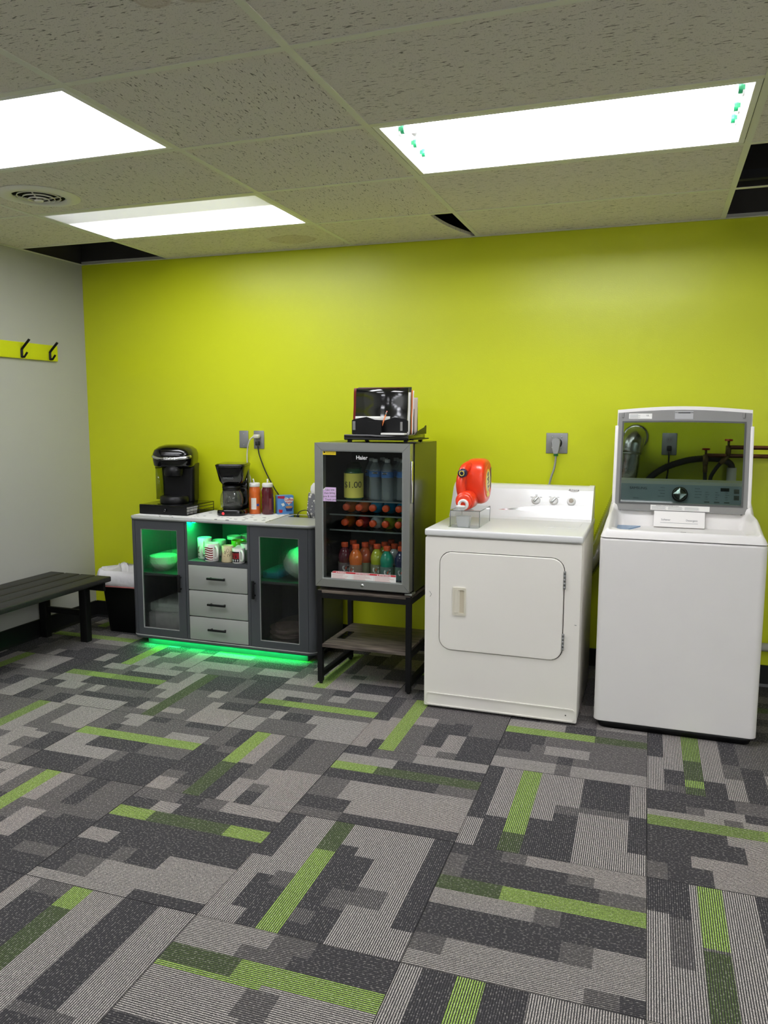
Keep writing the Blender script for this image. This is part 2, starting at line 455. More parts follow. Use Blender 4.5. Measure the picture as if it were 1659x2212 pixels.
def smooth_path(pts, n=6):
    P = [Vector(p) for p in pts]; P = [2 * P[0] - P[1]] + P + [2 * P[-1] - P[-2]]; out = []
    for i in range(1, len(P) - 2):
        for k in range(n):
            t = k / n
            out.append((.5 * ((2 * P[i]) + (P[i + 1] - P[i - 1]) * t + (2 * P[i - 1] - 5 * P[i] + 4 * P[i + 1] - P[i + 2]) * t * t + (3 * P[i] - P[i - 1] - 3 * P[i + 1] + P[i + 2]) * t ** 3))[:])
    out.append(P[-2][:]); return out
# ------------------------------------------------------------------ room shell
YW, XL, ZC = 4.419, -3.678, 2.398          # back wall, left wall, ceiling height
XR_, YF_, ZD = 2.9, -4.6, 2.85             # right wall, wall behind the camera, deck above the ceiling
S = .6096
ROWS = {k: 3.861 - (4 - k) * S for k in range(-9, 5)}
CX = dict(C=XL, K=-2.987, L=-1.731, M=-.986, R=.262, S=1.481, T=2.70, U=XR_)

PALE = wall_paint('pale_wall_paint', (226, 226, 220), 0.5, 0.3)
def struct(mb, name, m):
    o = mb.build(name, m); o['kind'] = 'structure'; return o
fl = struct(MB().box(XL - .1, XR_ + .1, YF_ - .1, YW + .1, -.12, -.006), 'floor', mat('concrete_slab', (60, 59, 58), .9))
struct(MB().box(XL - .1, XR_ + .1, YW, YW + .12, 0, ZC), 'wall_back', LIME)
struct(MB().box(XL - .12, XL, YF_, YW, 0, ZC), 'wall_left', GREY)
struct(MB().box(XR_, XR_ + .12, YF_, YW, 0, ZC), 'wall_right', PALE)
struct(MB().box(XL - .1, XR_ + .1, YF_ - .12, YF_, 0, ZC), 'wall_front', PALE)
BASEB = mat('black_vinyl_cove_base', (22, 22, 22), .4)
struct(MB().prism([(YW, 0), (YW - .014, 0), (YW - .007, .015), (YW - .006, .112), (YW, .115)], 'x', XL + .006, XR_), 'baseboard_back', BASEB)
struct(MB().prism([(XL, 0), (XL + .014, 0), (XL + .007, .015), (XL + .006, .112), (XL, .115)], 'y', YF_, YW - .006), 'baseboard_left', BASEB)

# carpet tiles: quarter-turned squares, each with one lime bar
DK, MD, LT, GN, DG = lin((82, 80, 82)), lin((136, 131, 128)), lin((214, 206, 199)), lin((190, 228, 104)), lin((98, 118, 62))
X0F, Y0F, FR = .0348, 1.7981, .0114
GV = {(3, -1): .30, (2, 0): .30, (0, 0): .24, (1, -1): .25, (1, 1): .24, (0, 2): .23, (2, 2): .21, (3, 1): .27, (4, 2): .25, (4, 0): .25, (5, 1): .285, (5, 3): .31, (6, 2): .22, (3, 3): .27}
GH = {(2, -1): .68, (1, 0): .57, (3, 0): .65, (0, 1): .55, (1, 2): .60, (2, 1): .64, (4, 1): .56, (3, 2): .52, (5, 2): .62}
# the bars of the nearest tiles, read across the tile: (from, to, [(end along the bar, yarn), ...]); D dark, M mid, L light, G lime, g dull lime
BARS = {
 (1, 0): [(0, .1, 'D.27 M.4 L1'), (.1, .19, 'M.1 D.62 M.75 L1'), (.19, .31, 'M.1 D.78 M1'), (.31, .43, 'g.32 G1'), (.43, .55, 'L.5 M.62 D1'), (.55, .64, 'D1'), (.64, .78, 'D.64 M.78 L1'), (.78, .9, 'M.15 L.75 L1'), (.9, 1, 'L.76 M.9 D1')],
 (2, 0): [(0, .11, 'L.55 D1'), (.11, .2, 'L.12 D.4 L1'), (.2, .30, 'D.33 M.45 L1'), (.30, .415, 'G.7 g1'), (.415, .52, 'D.1 M.2 D.78 L1'), (.52, .64, 'D.25 M.4 D.7 L1'), (.64, .8, 'L.3 M.45 L1'), (.8, .89, 'L1'), (.89, 1, 'L.2 D1')],
 (0, 0): [(0, .1, 'L.72 D1'), (.1, .2, 'L.35 M.7 D1'), (.2, .235, 'L1'), (.235, .35, 'g.5 M.52 G1'), (.35, .5, 'L.4 L1'), (.5, .64, 'L.6 D1'), (.64, .8, 'D.7 M1'), (.8, 1, 'L.5 D1')],
 (1, -1): [(0, .1, 'L1'), (.1, .25, 'D1'), (.25, .37, 'g.6 G1'), (.37, .55, 'D1'), (.55, .75, 'L1'), (.75, 1, 'M.5 L1')],
 (2, -1): [(0, .11, 'L.42 M.62 D1'), (.11, .2, 'L.3 M.55 D1'), (.2, .31, 'g.35 G.46 G1'), (.31, .345, 'G.5 L1'), (.345, .5, 'L.45 M.6 L1'), (.5, .62, 'L.5 M.7 D1'), (.62, .8, 'D.6 L1'), (.8, 1, 'L1')],
 (3, -1): [(0, .1, 'L1'), (.1, .3, 'D.9 M1'), (.3, .42, 'g.84 G1'), (.42, .6, 'L.6 L1'), (.6, .8, 'D.25 M.3 D1'), (.8, .9, 'D.2 M.3 L1'), (.9, 1, 'L.5 L1')],
 (3, 0): [(0, .12, 'M.3 D.45 M.6 L1'), (.12, .235, 'D.2 L.35 D1'), (.235, .35, 'G.25 g.75 G1'), (.35, .5, 'D1'), (.5, .62, 'L.2 D.6 D1'), (.62, .75, 'D.3 M.4 D.6 L1'), (.75, .92, 'D.12 M.3 L1'), (.92, 1, 'L.6 D1')],
 (1, 1): [(0, .1, 'L.3 D1'), (.1, .23, 'D.35 L1'), (.23, .35, 'g.2 G.5 G1'), (.35, .48, 'D.4 L.7 L1'), (.48, .62, 'D.5 M.6 L1'), (.62, .9, 'L.55 M.62 D1'), (.9, 1, 'L.2 D.6 L1')],
 (2, 1): [(0, .13, 'D.2 M.5 L1'), (.13, .26, 'L.4 D1'), (.26, .37, 'G.3 g1'), (.37, .5, 'D.75 M1'), (.5, .75, 'M.2 L1'), (.75, .9, 'D.3 L1'), (.9, 1, 'M.3 D1')],
}
def carpet_tile(a, b):
    rnd = random.Random(a * 131 + b * 17 + 5)
    V = (a + b) % 2 == 0
    g0 = GV.get((a, b), .25) if V else 1 - GH.get((a, b), .6) - .115
    gw = .115
    cuts = [0]
    while cuts[-1] < g0 - .17: cuts.append(cuts[-1] + rnd.uniform(.09, .165))
    cuts.append(g0); cuts.append(g0 + gw)
    while cuts[-1] < .86: cuts.append(cuts[-1] + rnd.uniform(.1, .175))
    cuts[-1] = 1.0
    if V is False: pass
    bm = bmesh.new(); uvl = bm.loops.layers.uv.new('pile'); cl = bm.loops.layers.float_color.new('shade')
    gap = .0011 / S
    ca, sa = math.cos(FR), math.sin(FR)
    prev = None
    def world(u, v, z):          # u across the bars, v along them
        lx, ly = (u, v) if V else (v, 1 - u)
        x, y = (-a + lx) * S, (b + ly) * S
        return (X0F + x * ca - y * sa, Y0F + x * sa + y * ca, z)
    def quad(u0, u1, v0, v1, col):
        vs = [bm.verts.new(world(u, v, 0)) for u, v in ((u0, v0), (u1, v0), (u1, v1), (u0, v1))]
        f = bm.faces.new(vs if V else vs[::-1])
        for l in f.loops:
            l[cl] = col + (1,)
        lo = {vs[0]: (u0, v0), vs[1]: (u1, v0), vs[2]: (u1, v1), vs[3]: (u0, v1)}
        for l in f.loops:
            l[uvl].uv = (lo[l.vert][0] * S, lo[l.vert][1] * S)
    if (a, b) in BARS:
        tone = dict(D=DK, M=MD, L=LT, G=GN, g=DG)
        for u0, u1, spec in BARS[(a, b)]:
            v0 = gap
            for it in spec.split():
                v1 = min(float(it[1:]), 1 - gap)
                quad(max(u0, gap), min(u1, 1 - gap), v0, v1, tone[it[0]]); v0 = v1
        cuts = []
    for k in range(len(cuts) - 1):
        u0, u1 = max(cuts[k], gap), min(cuts[k + 1], 1 - gap)
        vs = [gap]
        green = abs(cuts[k] - g0) < 1e-6
        while vs[-1] < .72: vs.append(vs[-1] + rnd.choice((.1, .16, .22, .3, .42, .5)))
        vs[-1] = 1 - gap
        cols = []
        for i in range(len(vs) - 1):
            L = vs[i + 1] - vs[i]
            if green: c = rnd.choice((GN, GN, GN, DG, tuple(.6 * x + .4 * y for x, y in zip(GN, DG))))
            else:
                c = rnd.choice((DK, DK, LT, LT, MD)) if L > .15 else MD
                if cols and c == cols[-1]: c = MD if c != MD else rnd.choice((DK, LT))
            cols.append(c)
            quad(u0, u1, vs[i], vs[i + 1], c)
        if green and rnd.random() < .6:      # the thin stray lime line beside the bar
            pass
    # turned-down edge gives the tile its thickness
    cs = [world(u, v, 0) for u, v in ((gap, gap), (1 - gap, gap), (1 - gap, 1 - gap), (gap, 1 - gap))]
    for i in range(4):
        p, q = cs[i], cs[(i + 1) % 4]
        f = bm.faces.new([bm.verts.new(x) for x in (p, (p[0], p[1], -.006), (q[0], q[1], -.006), q)])
        for l in f.loops: l[cl] = lin((40, 40, 41)) + (1,)
    for co, no in (((XL + .0145, 0, 0), (-1, 0, 0)), ((0, YW - .0145, 0), (0, 1, 0)), ((XR_ - .001, 0, 0), (1, 0, 0))):
        bmesh.ops.bisect_plane(bm, geom=bm.verts[:] + bm.edges[:] + bm.faces[:], plane_co=co, plane_no=no, clear_outer=True)
    if not bm.faces: bm.free(); return
    me = bpy.data.meshes.new('carpet_tile'); bm.to_mesh(me); bm.free(); me.materials.append(CARPET)
    o = bpy.data.objects.new('carpet_tile', me); COL.objects.link(o); o.parent = fl
for a in range(-4, 8):
    for b in range(-4, 5): carpet_tile(a, b)

# suspended ceiling
ce = struct(MB().box(XL - .1, XR_ + .1, YF_ - .1, YW + .1, ZD, ZD + .1), 'ceiling', VOID)
for nm, x0, x1, y0, y1 in (('plenum_wall', XL - .1, XR_ + .1, YW, YW + .1), ('plenum_wall', XL - .1, XL, YF_, YW), ('plenum_wall', XR_, XR_ + .1, YF_, YW), ('plenum_wall', XL - .1, XR_ + .1, YF_ - .1, YF_)):
    MB().box(x0, x1, y0, y1, ZC + .001, ZD).build('plenum_wall', VOID, ce)
MB().box(-3.4, 2.6, 4.18, 4.22, 2.52, 2.56).build('plenum_pipe', mat('dark_conduit', (52, 52, 54), .5), ce)
TW = .012                                    # half of the tee's face
ylist = [YF_] + [ROWS[k] for k in range(-9, 5) if ROWS[k] > YF_ + .2] + [YW]
cols_ = ['C', 'K', 'L', 'M', 'R', 'S', 'T', 'U']
for c in cols_[1:-1]:
    x = CX[c]
    MB().box(x - TW, x + TW, YF_, YW, ZC - .002, ZC + .001).box(x - .0015, x + .0015, YF_, YW, ZC + .001, ZC + .035).build('main_tee', TEE, ce)
LIGHTS = {('K', 1): 'lens', ('K', 3): 'lens', ('M', 2): 'bare', ('K', -3): 'lens', ('S', -1): 'lens', ('M', -8): 'lens', ('S', -3): 'lens', ('S', -8): 'lens', ('S', -5): 'lens'}
MISSING = {('C', 4), ('R', 3), ('R', 4)}
for i in range(len(cols_) - 1):
    xa, xb = CX[cols_[i]], CX[cols_[i + 1]]
    for y in ylist[1:-1]:
        MB().box(xa + TW, xb - TW, y - TW, y + TW, ZC - .0015, ZC + .001).build('cross_tee', TEE, ce)
    for j in range(len(ylist) - 1):
        ya, yb = ylist[j], ylist[j + 1]
        row = round(4 - (3.861 - ya) / S) if j else -10
        key = (cols_[i], row)
        if key in LIGHTS or key in MISSING: continue
        turned = cols_[i] in 'LK' and row in (1, 2, 3) and not (cols_[i] == 'L' and row == 0)
        m = CEIL_Y if turned else CEIL_X
        g = .004
        if key == ('K', 2):                    # the tile that carries the round air diffuser
            vx, vy = -2.705, 2.985; N_ = 56; ring_o, ring_i = [], []
            for q in range(N_):
                an = 2 * PI * q / N_ + .01; ca_, sa_ = math.cos(an), math.sin(an)
                tx = ((xb - g if ca_ > 0 else xa + g) - vx) / ca_; ty = ((yb - g if sa_ > 0 else ya + g) - vy) / sa_
                rr_ = min(tx, ty); ring_o.append((vx + rr_ * ca_, vy + rr_ * sa_)); ring_i.append((vx + .114 * ca_, vy + .114 * sa_))
            for cxx, cyy in ((xa + g, ya + g), (xb - g, ya + g), (xb - g, yb - g), (xa + g, yb - g)):
                ring_o[min(range(N_), key=lambda q: (ring_o[q][0] - cxx) ** 2 + (ring_o[q][1] - cyy) ** 2)] = (cxx, cyy)
            MB().frame(ring_o, ring_i, 'z', ZC + .001, ZC + .017).build('ceiling_tile', m, ce)
        elif key == ('L', 4):                    # cut short, its edge nibbled in a curve
            pts = [(xa + g, ya + g), (-1.115, ya + g)]
            for t in range(1, 9):
                u = t / 8
                pts.append((-1.115 + .105 * (u - .30 * math.sin(PI * u) * .9), ya + g + (yb - ya - 2 * g) * u))
            pts += [(xa + g, yb - g)]
            MB().prism(pts, 'z', ZC + .001, ZC + .017).build('ceiling_tile', m, ce)
        else:
            MB().box(xa + g, xb - g, ya + g, yb - g, ZC + .001, ZC + .017).build('ceiling_tile', m, ce)
MB().box(XL, XR_, YW - .022, YW, ZC - .003, ZC).box(XL, XR_, YW - .002, YW, ZC - .003, ZC + .02).build('wall_angle', TEE, ce)
MB().box(XL, XL + .022, YF_, YW - .022, ZC - .003, ZC).build('wall_angle', TEE, ce)

# troffers
HOUS = mat('white_enamel_housing', (236, 236, 236), .35, var=.01)
def lens_mat(name, lop):
    m, nt, b = base_mat(name)
    tc = nn(nt, 'ShaderNodeTexCoord'); sep = nn(nt, 'ShaderNodeSeparateXYZ'); nt.links.new(tc.outputs['Object'], sep.inputs[0])
    # tubes glow through the lens: brightest over each lamp, falling off at the rim
    y = sep.outputs[1]
    g = math_n(nt, 'SUBTRACT', 1.0, math_n(nt, 'MULTIPLY', math_n(nt, 'POWER', math_n(nt, 'ABSOLUTE', math_n(nt, 'MULTIPLY', y, 1 / .29)), 4.0), .45), True)
    if lop: g = math_n(nt, 'ADD', math_n(nt, 'MULTIPLY', math_n(nt, 'MULTIPLY', math_n(nt, 'ADD', y, .10), 1 / .12, True), .955), .045)   # near part dimmed to imitate how prisms look from the viewer's side
    gx = math_n(nt, 'SUBTRACT', 1.0, math_n(nt, 'MULTIPLY', math_n(nt, 'POWER', math_n(nt, 'ABSOLUTE', math_n(nt, 'MULTIPLY', sep.outputs[0], 1 / .6)), 8.0), .5), True)
    pr = nn(nt, 'ShaderNodeTexVoronoi'); pr.inputs['Scale'].default_value = 160; pr.distance = 'CHEBYCHEV'; pr.inputs['Randomness'].default_value = 0
    nt.links.new(tc.outputs['Object'], pr.inputs['Vector'])
    p = math_n(nt, 'ADD', math_n(nt, 'MULTIPLY', pr.outputs['Distance'], -.35), 1.1)
    st = math_n(nt, 'MULTIPLY', math_n(nt, 'MULTIPLY', math_n(nt, 'MULTIPLY', g, gx), p), PANEL_E * (.78 if lop else 1.0))
    nt.links.new(st, b.inputs['Emission Strength'])
    b.inputs['Emission Color'].default_value = lin((247, 248, 255)) + (1,)
    b.inputs['Base Color'].default_value = (.8, .8, .8, 1); b.inputs['Roughness'].default_value = .3
    return m
LENS = lens_mat('prismatic_lens_lit', False)
LENS_HALF = lens_mat('prismatic_lens_near_dimmed', True)
TUBE = emis('lit_fluorescent_tube', (248, 249, 255), TUBE_E)
def troffer(col, row, kind, label, far):
    xa = CX[col] + .014; xb = CX[cols_[cols_.index(col) + 1]] - .014
    ya, yb = ROWS[row] + .014, ROWS[row + 1] - .014
    c = ((xa + xb) / 2, (ya + yb) / 2, ZC)
    t = thing('ceiling_light', label, 'ceiling light', c, 0, 'recessed ceiling lights')
    H = .095
    hs = MB()
    hs.box(xa, xb, ya, ya + .004, ZC, ZC + H).box(xa, xb, yb - .004, yb, ZC, ZC + H)
    hs.box(xa, xa + .004, ya, yb, ZC, ZC + H).box(xb - .004, xb, ya, yb, ZC, ZC + H)
    hs.box(xa, xb, ya, yb, ZC + H, ZC + H + .004)
    hs.build('housing', HOUS, t)
    MB().frame([(xa, ya), (xb, ya), (xb, yb), (xa, yb)], [(xa + .02, ya + .02), (xb - .02, ya + .02), (xb - .02, yb - .02), (xa + .02, yb - .02)], 'z', ZC - .001, ZC + .004).build('frame', HOUS, t)
    if kind == 'lens':
        MB().box(xa + .02, xb - .02, ya + .02, yb - .02, ZC + .001, ZC + .004).build('prismatic_lens', LENS_HALF if (col, row) == ('K', 3) else LENS, t)
    else:
        zt = ZC + .05
        for k, y in enumerate((ya + .20, ya + .355, ya + .47)):
            tb = MB().cyl((xa + .055, y, zt), (xb - .055, y, zt), .0135, n=14).build('fluorescent_tube', TUBE, t)
            for x0, x1 in ((xa + .035, xa + .055), (xb - .055, xb - .035)):
                MB().cyl((x0, y, zt), (x1, y, zt), .0145, n=14).build('end_cap', GREEN_END, tb)
                MB().box(min(x0, x1) - .004 if x0 < c[0] else x1 - .006, max(x0, x1) if x0 > c[0] else x0 + .006, y - .012, y + .012, zt - .02, ZC + H).build('lamp_holder', WHITE, tb)
        yc = ya + .278
        MB().prism([(yc - .028, ZC + H), (yc - .018, ZC + .055), (yc + .018, ZC + .055), (yc + .028, ZC + H)], 'x', xa + .06, xb - .06).build('ballast_cover', mat('shade_toned_ballast_cover', (112, 108, 106), .5), t)  # grey tone paints in the shaded side of the cover
    return t
troffer('M', 2, 'bare', 'open ceiling light with bare fluorescent tubes above the washer and dryer', 0)
troffer('K', 1, 'lens', 'bright lensed ceiling light nearest the camera, cut by the left edge', 0)
troffer('K', 3, 'lens', 'lensed ceiling light near the lime wall, beyond the round vent', 0)
troffer('K', -3, 'lens', 'added unseen lensed ceiling light behind the viewer on the left', 0)  # this and the fixtures below are unseen, added to brighten fronts and bounce
troffer('S', -1, 'lens', 'added unseen lensed ceiling light overhead to the right of the viewer', 0)
troffer('S', -3, 'lens', 'added unseen lensed ceiling light behind the viewer, right bay', 0)
troffer('S', -8, 'lens', 'added unseen lensed ceiling light at the far right end of the room', 0)
troffer('M', -8, 'lens', 'added unseen lensed ceiling light far behind the viewer, middle bay', 0)
troffer('S', -5, 'lens', 'added unseen lensed ceiling light far behind the viewer on the right', 0)

# round air diffuser set in the ceiling
t = thing('air_vent', 'round white air diffuser with rings set in the ceiling', 'vent', (-2.705, 2.985, ZC))
VW = mat('off_white_vent', (232, 230, 220), .45)
cx_, cy_ = -2.705, 2.985
MB().lathe((cx_, cy_, ZC), [(.112, .05), (.114, .0), (.122, -.010), (.15, -.009), (.178, -.002), (.18, .0), (.115, .0)], 40, cap0=False, cap1=False).build('flange', VW, t)
MB().lathe((cx_, cy_, ZC), [(.112, .001), (.112, .10), (.0, .101)], 32, cap0=False).build('throat', VOID, t)
for r, dz in ((.092, .0), (.068, -.006), (.044, -.012)):
    MB().lathe((cx_, cy_, ZC + dz), [(r, .001), (r + .003, -.006), (r + .0005, -.0065), (r - .0025, .001), (r, .001)], 36, cap0=False, cap1=False).build('ring', VW, t)
MB().lathe((cx_, cy_, ZC), [(.0, -.022), (.02, -.022), (.018, -.014), (.0, -.014)], 24).build('hub', VW, t)
for k in range(4):
    a = k * PI / 2 + .4
    MB().tube([(cx_ + .012 * math.cos(a), cy_ + .012 * math.sin(a), ZC - .017), (cx_ + .112 * math.cos(a), cy_ + .112 * math.sin(a), ZC + .002)], .003, 6).build('spoke', VW, t)

# ------------------------------------------------------------------ coat rack, bench, bin (left wall)
t = thing('coat_rack', 'lime painted coat board with black hooks on the grey wall', 'coat rack', (XL, 3.4, 1.745))
MB().box(XL, XL + .019, 2.3, 4.135, 1.747, 1.845, bev=.002).build('board', mat('lime_board_paint', (214, 222, 30), .4), t)
for y in (3.83, 4.065, 3.595, 3.36):
    x = XL + .019
    hk = MB().tube([(x + .002, y, 1.752), (x + .002, y, 1.80), (x + .012, y, 1.812), (x + .062, y, 1.858)], .011, 4, sm=False, flat=.8).build('coat_hook', MATTE, t)
    MB().tube([(x + .002, y, 1.757), (x + .02, y, 1.757), (x + .042, y, 1.782)], .0095, 4, sm=False, flat=.8).build('lower_prong', MATTE, hk)

bz = .41
t = thing('bench', 'dark slatted wooden bench along the grey wall', 'bench', (-3.41, 3.1, 0))
for k in range(4):
    x = -3.645 + k * .119
    MB().box(x, x + .108, 2.35, 3.965, bz - .032, bz, bev=.006).build('slat', BENCH, t)
for y in (3.865, 2.5):
    for x in (-3.665, -3.352):
        MB().box(x, x + .052, y, y + .045, 0, bz - .032, bev=.003).build('leg', BENCHLEG, t)
    MB().box(-3.613, -3.352, y + .012, y + .034, .165, .2).build('cross_stretcher', BENCHLEG, t)
    MB().box(-3.62, -3.2, y + .046, y + .066, bz - .085, bz - .032).build('seat_bearer', BENCHLEG, t)
MB().box(-3.63, -3.61, 2.545, 3.865, bz - .085, bz - .04).build('rail', BENCHLEG, t)

def ring_rr(x0, x1, y0, y1, r, z, n=6): return [(x, y, z) for x, y in rrect(x0, x1, y0, y1, r, n)]
t = thing('trash_can', 'black plastic waste bin between bench and grey cabinet', 'trash can', (-3.225, 4.25, 0))
MB().rings([ring_rr(-3.355, -3.09, 4.135, 4.335, .03, .0), ring_rr(-3.395, -3.055, 4.112, 4.365, .035, .375), ring_rr(-3.40, -3.05, 4.107, 4.37, .035, .385),
            ring_rr(-3.39, -3.06, 4.117, 4.36, .03, .385), ring_rr(-3.35, -3.1, 4.15, 4.32, .03, .02)], cap1=True).build('bin', GLOSS if False else BLACK, t)
MB().frame([(p[0], p[1]) for p in ring_rr(-3.405, -3.045, 4.102, 4.375, .035, 0)], [(p[0], p[1]) for p in ring_rr(-3.394, -3.056, 4.113, 4.364, .035, 0)], 'z', .37, .385).build('rim', BLACK, t)
BAG = mat('white_bag_film', (226, 224, 224), .35, bump=.5, bscale=25)
rb = random.Random(3)
def bagring(g, z, w): return [(x + rb.uniform(-w, w), y + rb.uniform(-w, w), z + rb.uniform(-w, w) * 1.5) for x, y in rrect(-3.40 - g, -3.05 + g, 4.107 - g, 4.37 + g, .045, 9)]
bg = MB().rings([bagring(.01, .305, .008), bagring(.022, .34, .006), bagring(.014, .375, .004), bagring(.008, .405, .009), bagring(-.004, .412, .009), bagring(-.018, .385, .006), bagring(-.03, .33, .008), bagring(-.05, .24, .01)], cap0=False)
bo = solo(bg, 'trash_bag', BAG, 'white plastic bag lining the black waste bin, folded over its rim', 'bag', (-3.225, 4.25, .24))
MB().tube([(x, y, .312 + .008 * math.sin(9 * i)) for i, (x, y) in enumerate(rrect(-3.416, -3.034, 4.091, 4.386, .045, 6))], .0045, 6, closed=True).build('drawstring', mat('faded_red_cord', (196, 120, 116), .6), bo)
# ------------------------------------------------------------------ coffee cabinet
ZT = .80
LED = emis('green_led', (0, 255, 112), LED_E * 4, '30ff90')
LED2 = emis('green_led_strip', (0, 255, 118), LED_E * .42, '30ff90')
LED3 = emis('green_led_strip_inside', (0, 255, 112), LED_E * 1.1, '30ff90')
cb = thing('coffee_cabinet', 'grey cabinet with fluted glass doors, three drawers and green lighting', 'cabinet', (-2.4, 4.15, 0))
fx0, fx1, fy0, fy1 = -3.02, -1.785, 3.95, 4.365
MB().prism(rrect(fx0 - .006, fx1 + .008, 3.938, 4.372, .06, 8, (1, 1, 0, 0)), 'z', .783, ZT, sm=True).build('top_panel', CABT, cb)
MB().prism(rrect(fx0 - .003, fx1 + .004, 3.943, fy1, .06, 8, (1, 1, 0, 0)), 'z', .047, .062, sm=True).build('base_panel', CABD, cb)
MB().frame(rrect(fx0 - .005, fx1 + .006, 3.941, fy1, .06, 8), rrect(fx0 + .004, fx1 - .003, 3.951, fy1 - .01, .055, 8), 'z', .0625, .0655).build('base_trim', CABT, cb)
def side(xi, xo):
    s_ = 1 if xo > xi else -1; r = .039
    out = [(xi, fy0)] + [(xo - s_ * r + s_ * r * math.sin(k / 8 * PI / 2), fy0 + r - r * math.cos(k / 8 * PI / 2)) for k in range(9)] + [(xo, fy1), (xo - s_ * .016, fy1), (xo - s_ * .016, fy0 + .05), (xi, fy0 + .02)]
    MB().prism(out, 'z', .062, .783, sm=False).build('side_panel', CABD, cb)
side(-1.826, fx1); side(-2.979, fx0)
MB().box(fx0 + .016, fx1 - .016, fy1 - .012, fy1, .062, .783).build('back_panel', CABD, cb)
for x in (-2.629, -2.212):
    MB().box(x, x + .016, fy0 + .002, fy1 - .012, .062, .783).build('divider', CABD, cb)
MB().box(-2.613, -2.212, fy0 + .002, fy1 - .012, .527, .548).build('shelf', CABD, cb)
MB().box(-3.003, -2.629, fy0 + .03, fy1 - .012, .435, .45).build('shelf', CABD, cb)
MB().box(-2.196, -1.802, fy0 + .03, fy1 - .012, .44, .455).build('shelf', CABD, cb)
MB().box(-2.935, -1.85, 3.986, 4.33, 0, .047).build('plinth', CABD, cb)
MB().box(-2.92, -1.86, 3.960, 3.968, .0435, .047).build('led_strip', LED2, cb)
MB().box(-2.96, -2.67, 4.0, 4.006, .776, .783).build('led_strip', LED3, cb)
MB().box(-1.9, -1.83, 4.03, 4.046, .776, .783).build('led_strip', LED3, cb)
MB().lathe((-2.585, 3.985, .775), [(.0, .0), (.009, .0), (.011, .008)], 14).build('led_puck', LED, cb)
def fluted_glass():
    m, nt, b = base_mat('fluted_glass'); nt.nodes.remove(b); out = nt.nodes['Material Output']
    tr = nn(nt, 'ShaderNodeBsdfTransparent'); tr.inputs[0].default_value = (.9, .92, .91, 1)
    rf = nn(nt, 'ShaderNodeBsdfRefraction'); rf.inputs['IOR'].default_value = 1.35; rf.inputs['Roughness'].default_value = .03
    gl = nn(nt, 'ShaderNodeBsdfGlossy'); gl.inputs['Roughness'].default_value = .12
    m1 = nn(nt, 'ShaderNodeMixShader'); m1.inputs[0].default_value = .3
    nt.links.new(tr.outputs[0], m1.inputs[1]); nt.links.new(rf.outputs[0], m1.inputs[2])
    fr = nn(nt, 'ShaderNodeFresnel'); fr.inputs['IOR'].default_value = 1.4
    m2 = nn(nt, 'ShaderNodeMixShader'); nt.links.new(fr.outputs[0], m2.inputs[0])
    nt.links.new(m1.outputs[0], m2.inputs[1]); nt.links.new(gl.outputs[0], m2.inputs[2]); nt.links.new(m2.outputs[0], out.inputs[0])
    return m
FLUTE = fluted_glass()
def door(x0, x1, px0, px1, pz0, pz1, hx):
    o = [(x0, .068), (x1, .068), (x1, .7825), (x0, .7825)]; i = [(px0, pz0), (px1, pz0), (px1, pz1), (px0, pz1)]
    d = MB().frame(o, i, 'y', fy0, fy0 + .02).build('door', CABD, cb)
    i2 = [(px0 + .0025, pz0 + .0025), (px1 - .0025, pz0 + .0025), (px1 - .0025, pz1 - .0025), (px0 + .0025, pz1 - .0025)]
    MB().frame(i, i2, 'y', fy0 + .002, fy0 + .012).build('pane_bead', CABT, d)
    n = 27; st = (px1 - px0) / n; poly = []
    for k in range(n):
        for j in range(5):
            a = PI * j / 5
            poly.append((px0 + st * (k + .5) - st / 2 * math.cos(a), fy0 + .0085 - .0028 * math.sin(a)))
    poly += [(px1, fy0 + .0085), (px1, fy0 + .0125), (px0, fy0 + .0125)]
    MB().prism(poly, 'z', pz0, pz1, sm=False).build('fluted_pane', FLUTE, d)
    MB().box(hx - .008, hx + .008, fy0 - .03, fy0 - .018, .356, .463, bev=.003).box(hx - .005, hx + .005, fy0 - .02, fy0 + .001, .37, .378).box(hx - .005, hx + .005, fy0 - .02, fy0 + .001, .441, .449).build('handle', MATTE, d)
door(-2.977, -2.632, -2.94, -2.684, .11, .725, -2.664)
door(-2.193, -1.828, -2.135, -1.885, .106, .72, -2.166)
for z0, z1 in ((.376, .524), (.216, .37), (.07, .21)):
    d = MB().box(-2.61, -2.215, fy0, fy0 + .02, z0, z1, bev=.0015).build('drawer', CABL, cb)
    zc = (z0 + z1) / 2 + .004
    MB().box(-2.472, -2.349, fy0 - .03, fy0 - .02, zc - .0065, zc + .0065, bev=.003).box(-2.46, -2.452, fy0 - .022, fy0 + .001, zc - .004, zc + .004).box(-2.37, -2.362, fy0 - .022, fy0 + .001, zc - .004, zc + .004).build('handle', MATTE, d)
MB().box(-2.09, -1.86, 4.24, 4.33, ZT, ZT + .0015).build('charging_panel', GLOSS, cb, label='glossy black charging panel let into the top')

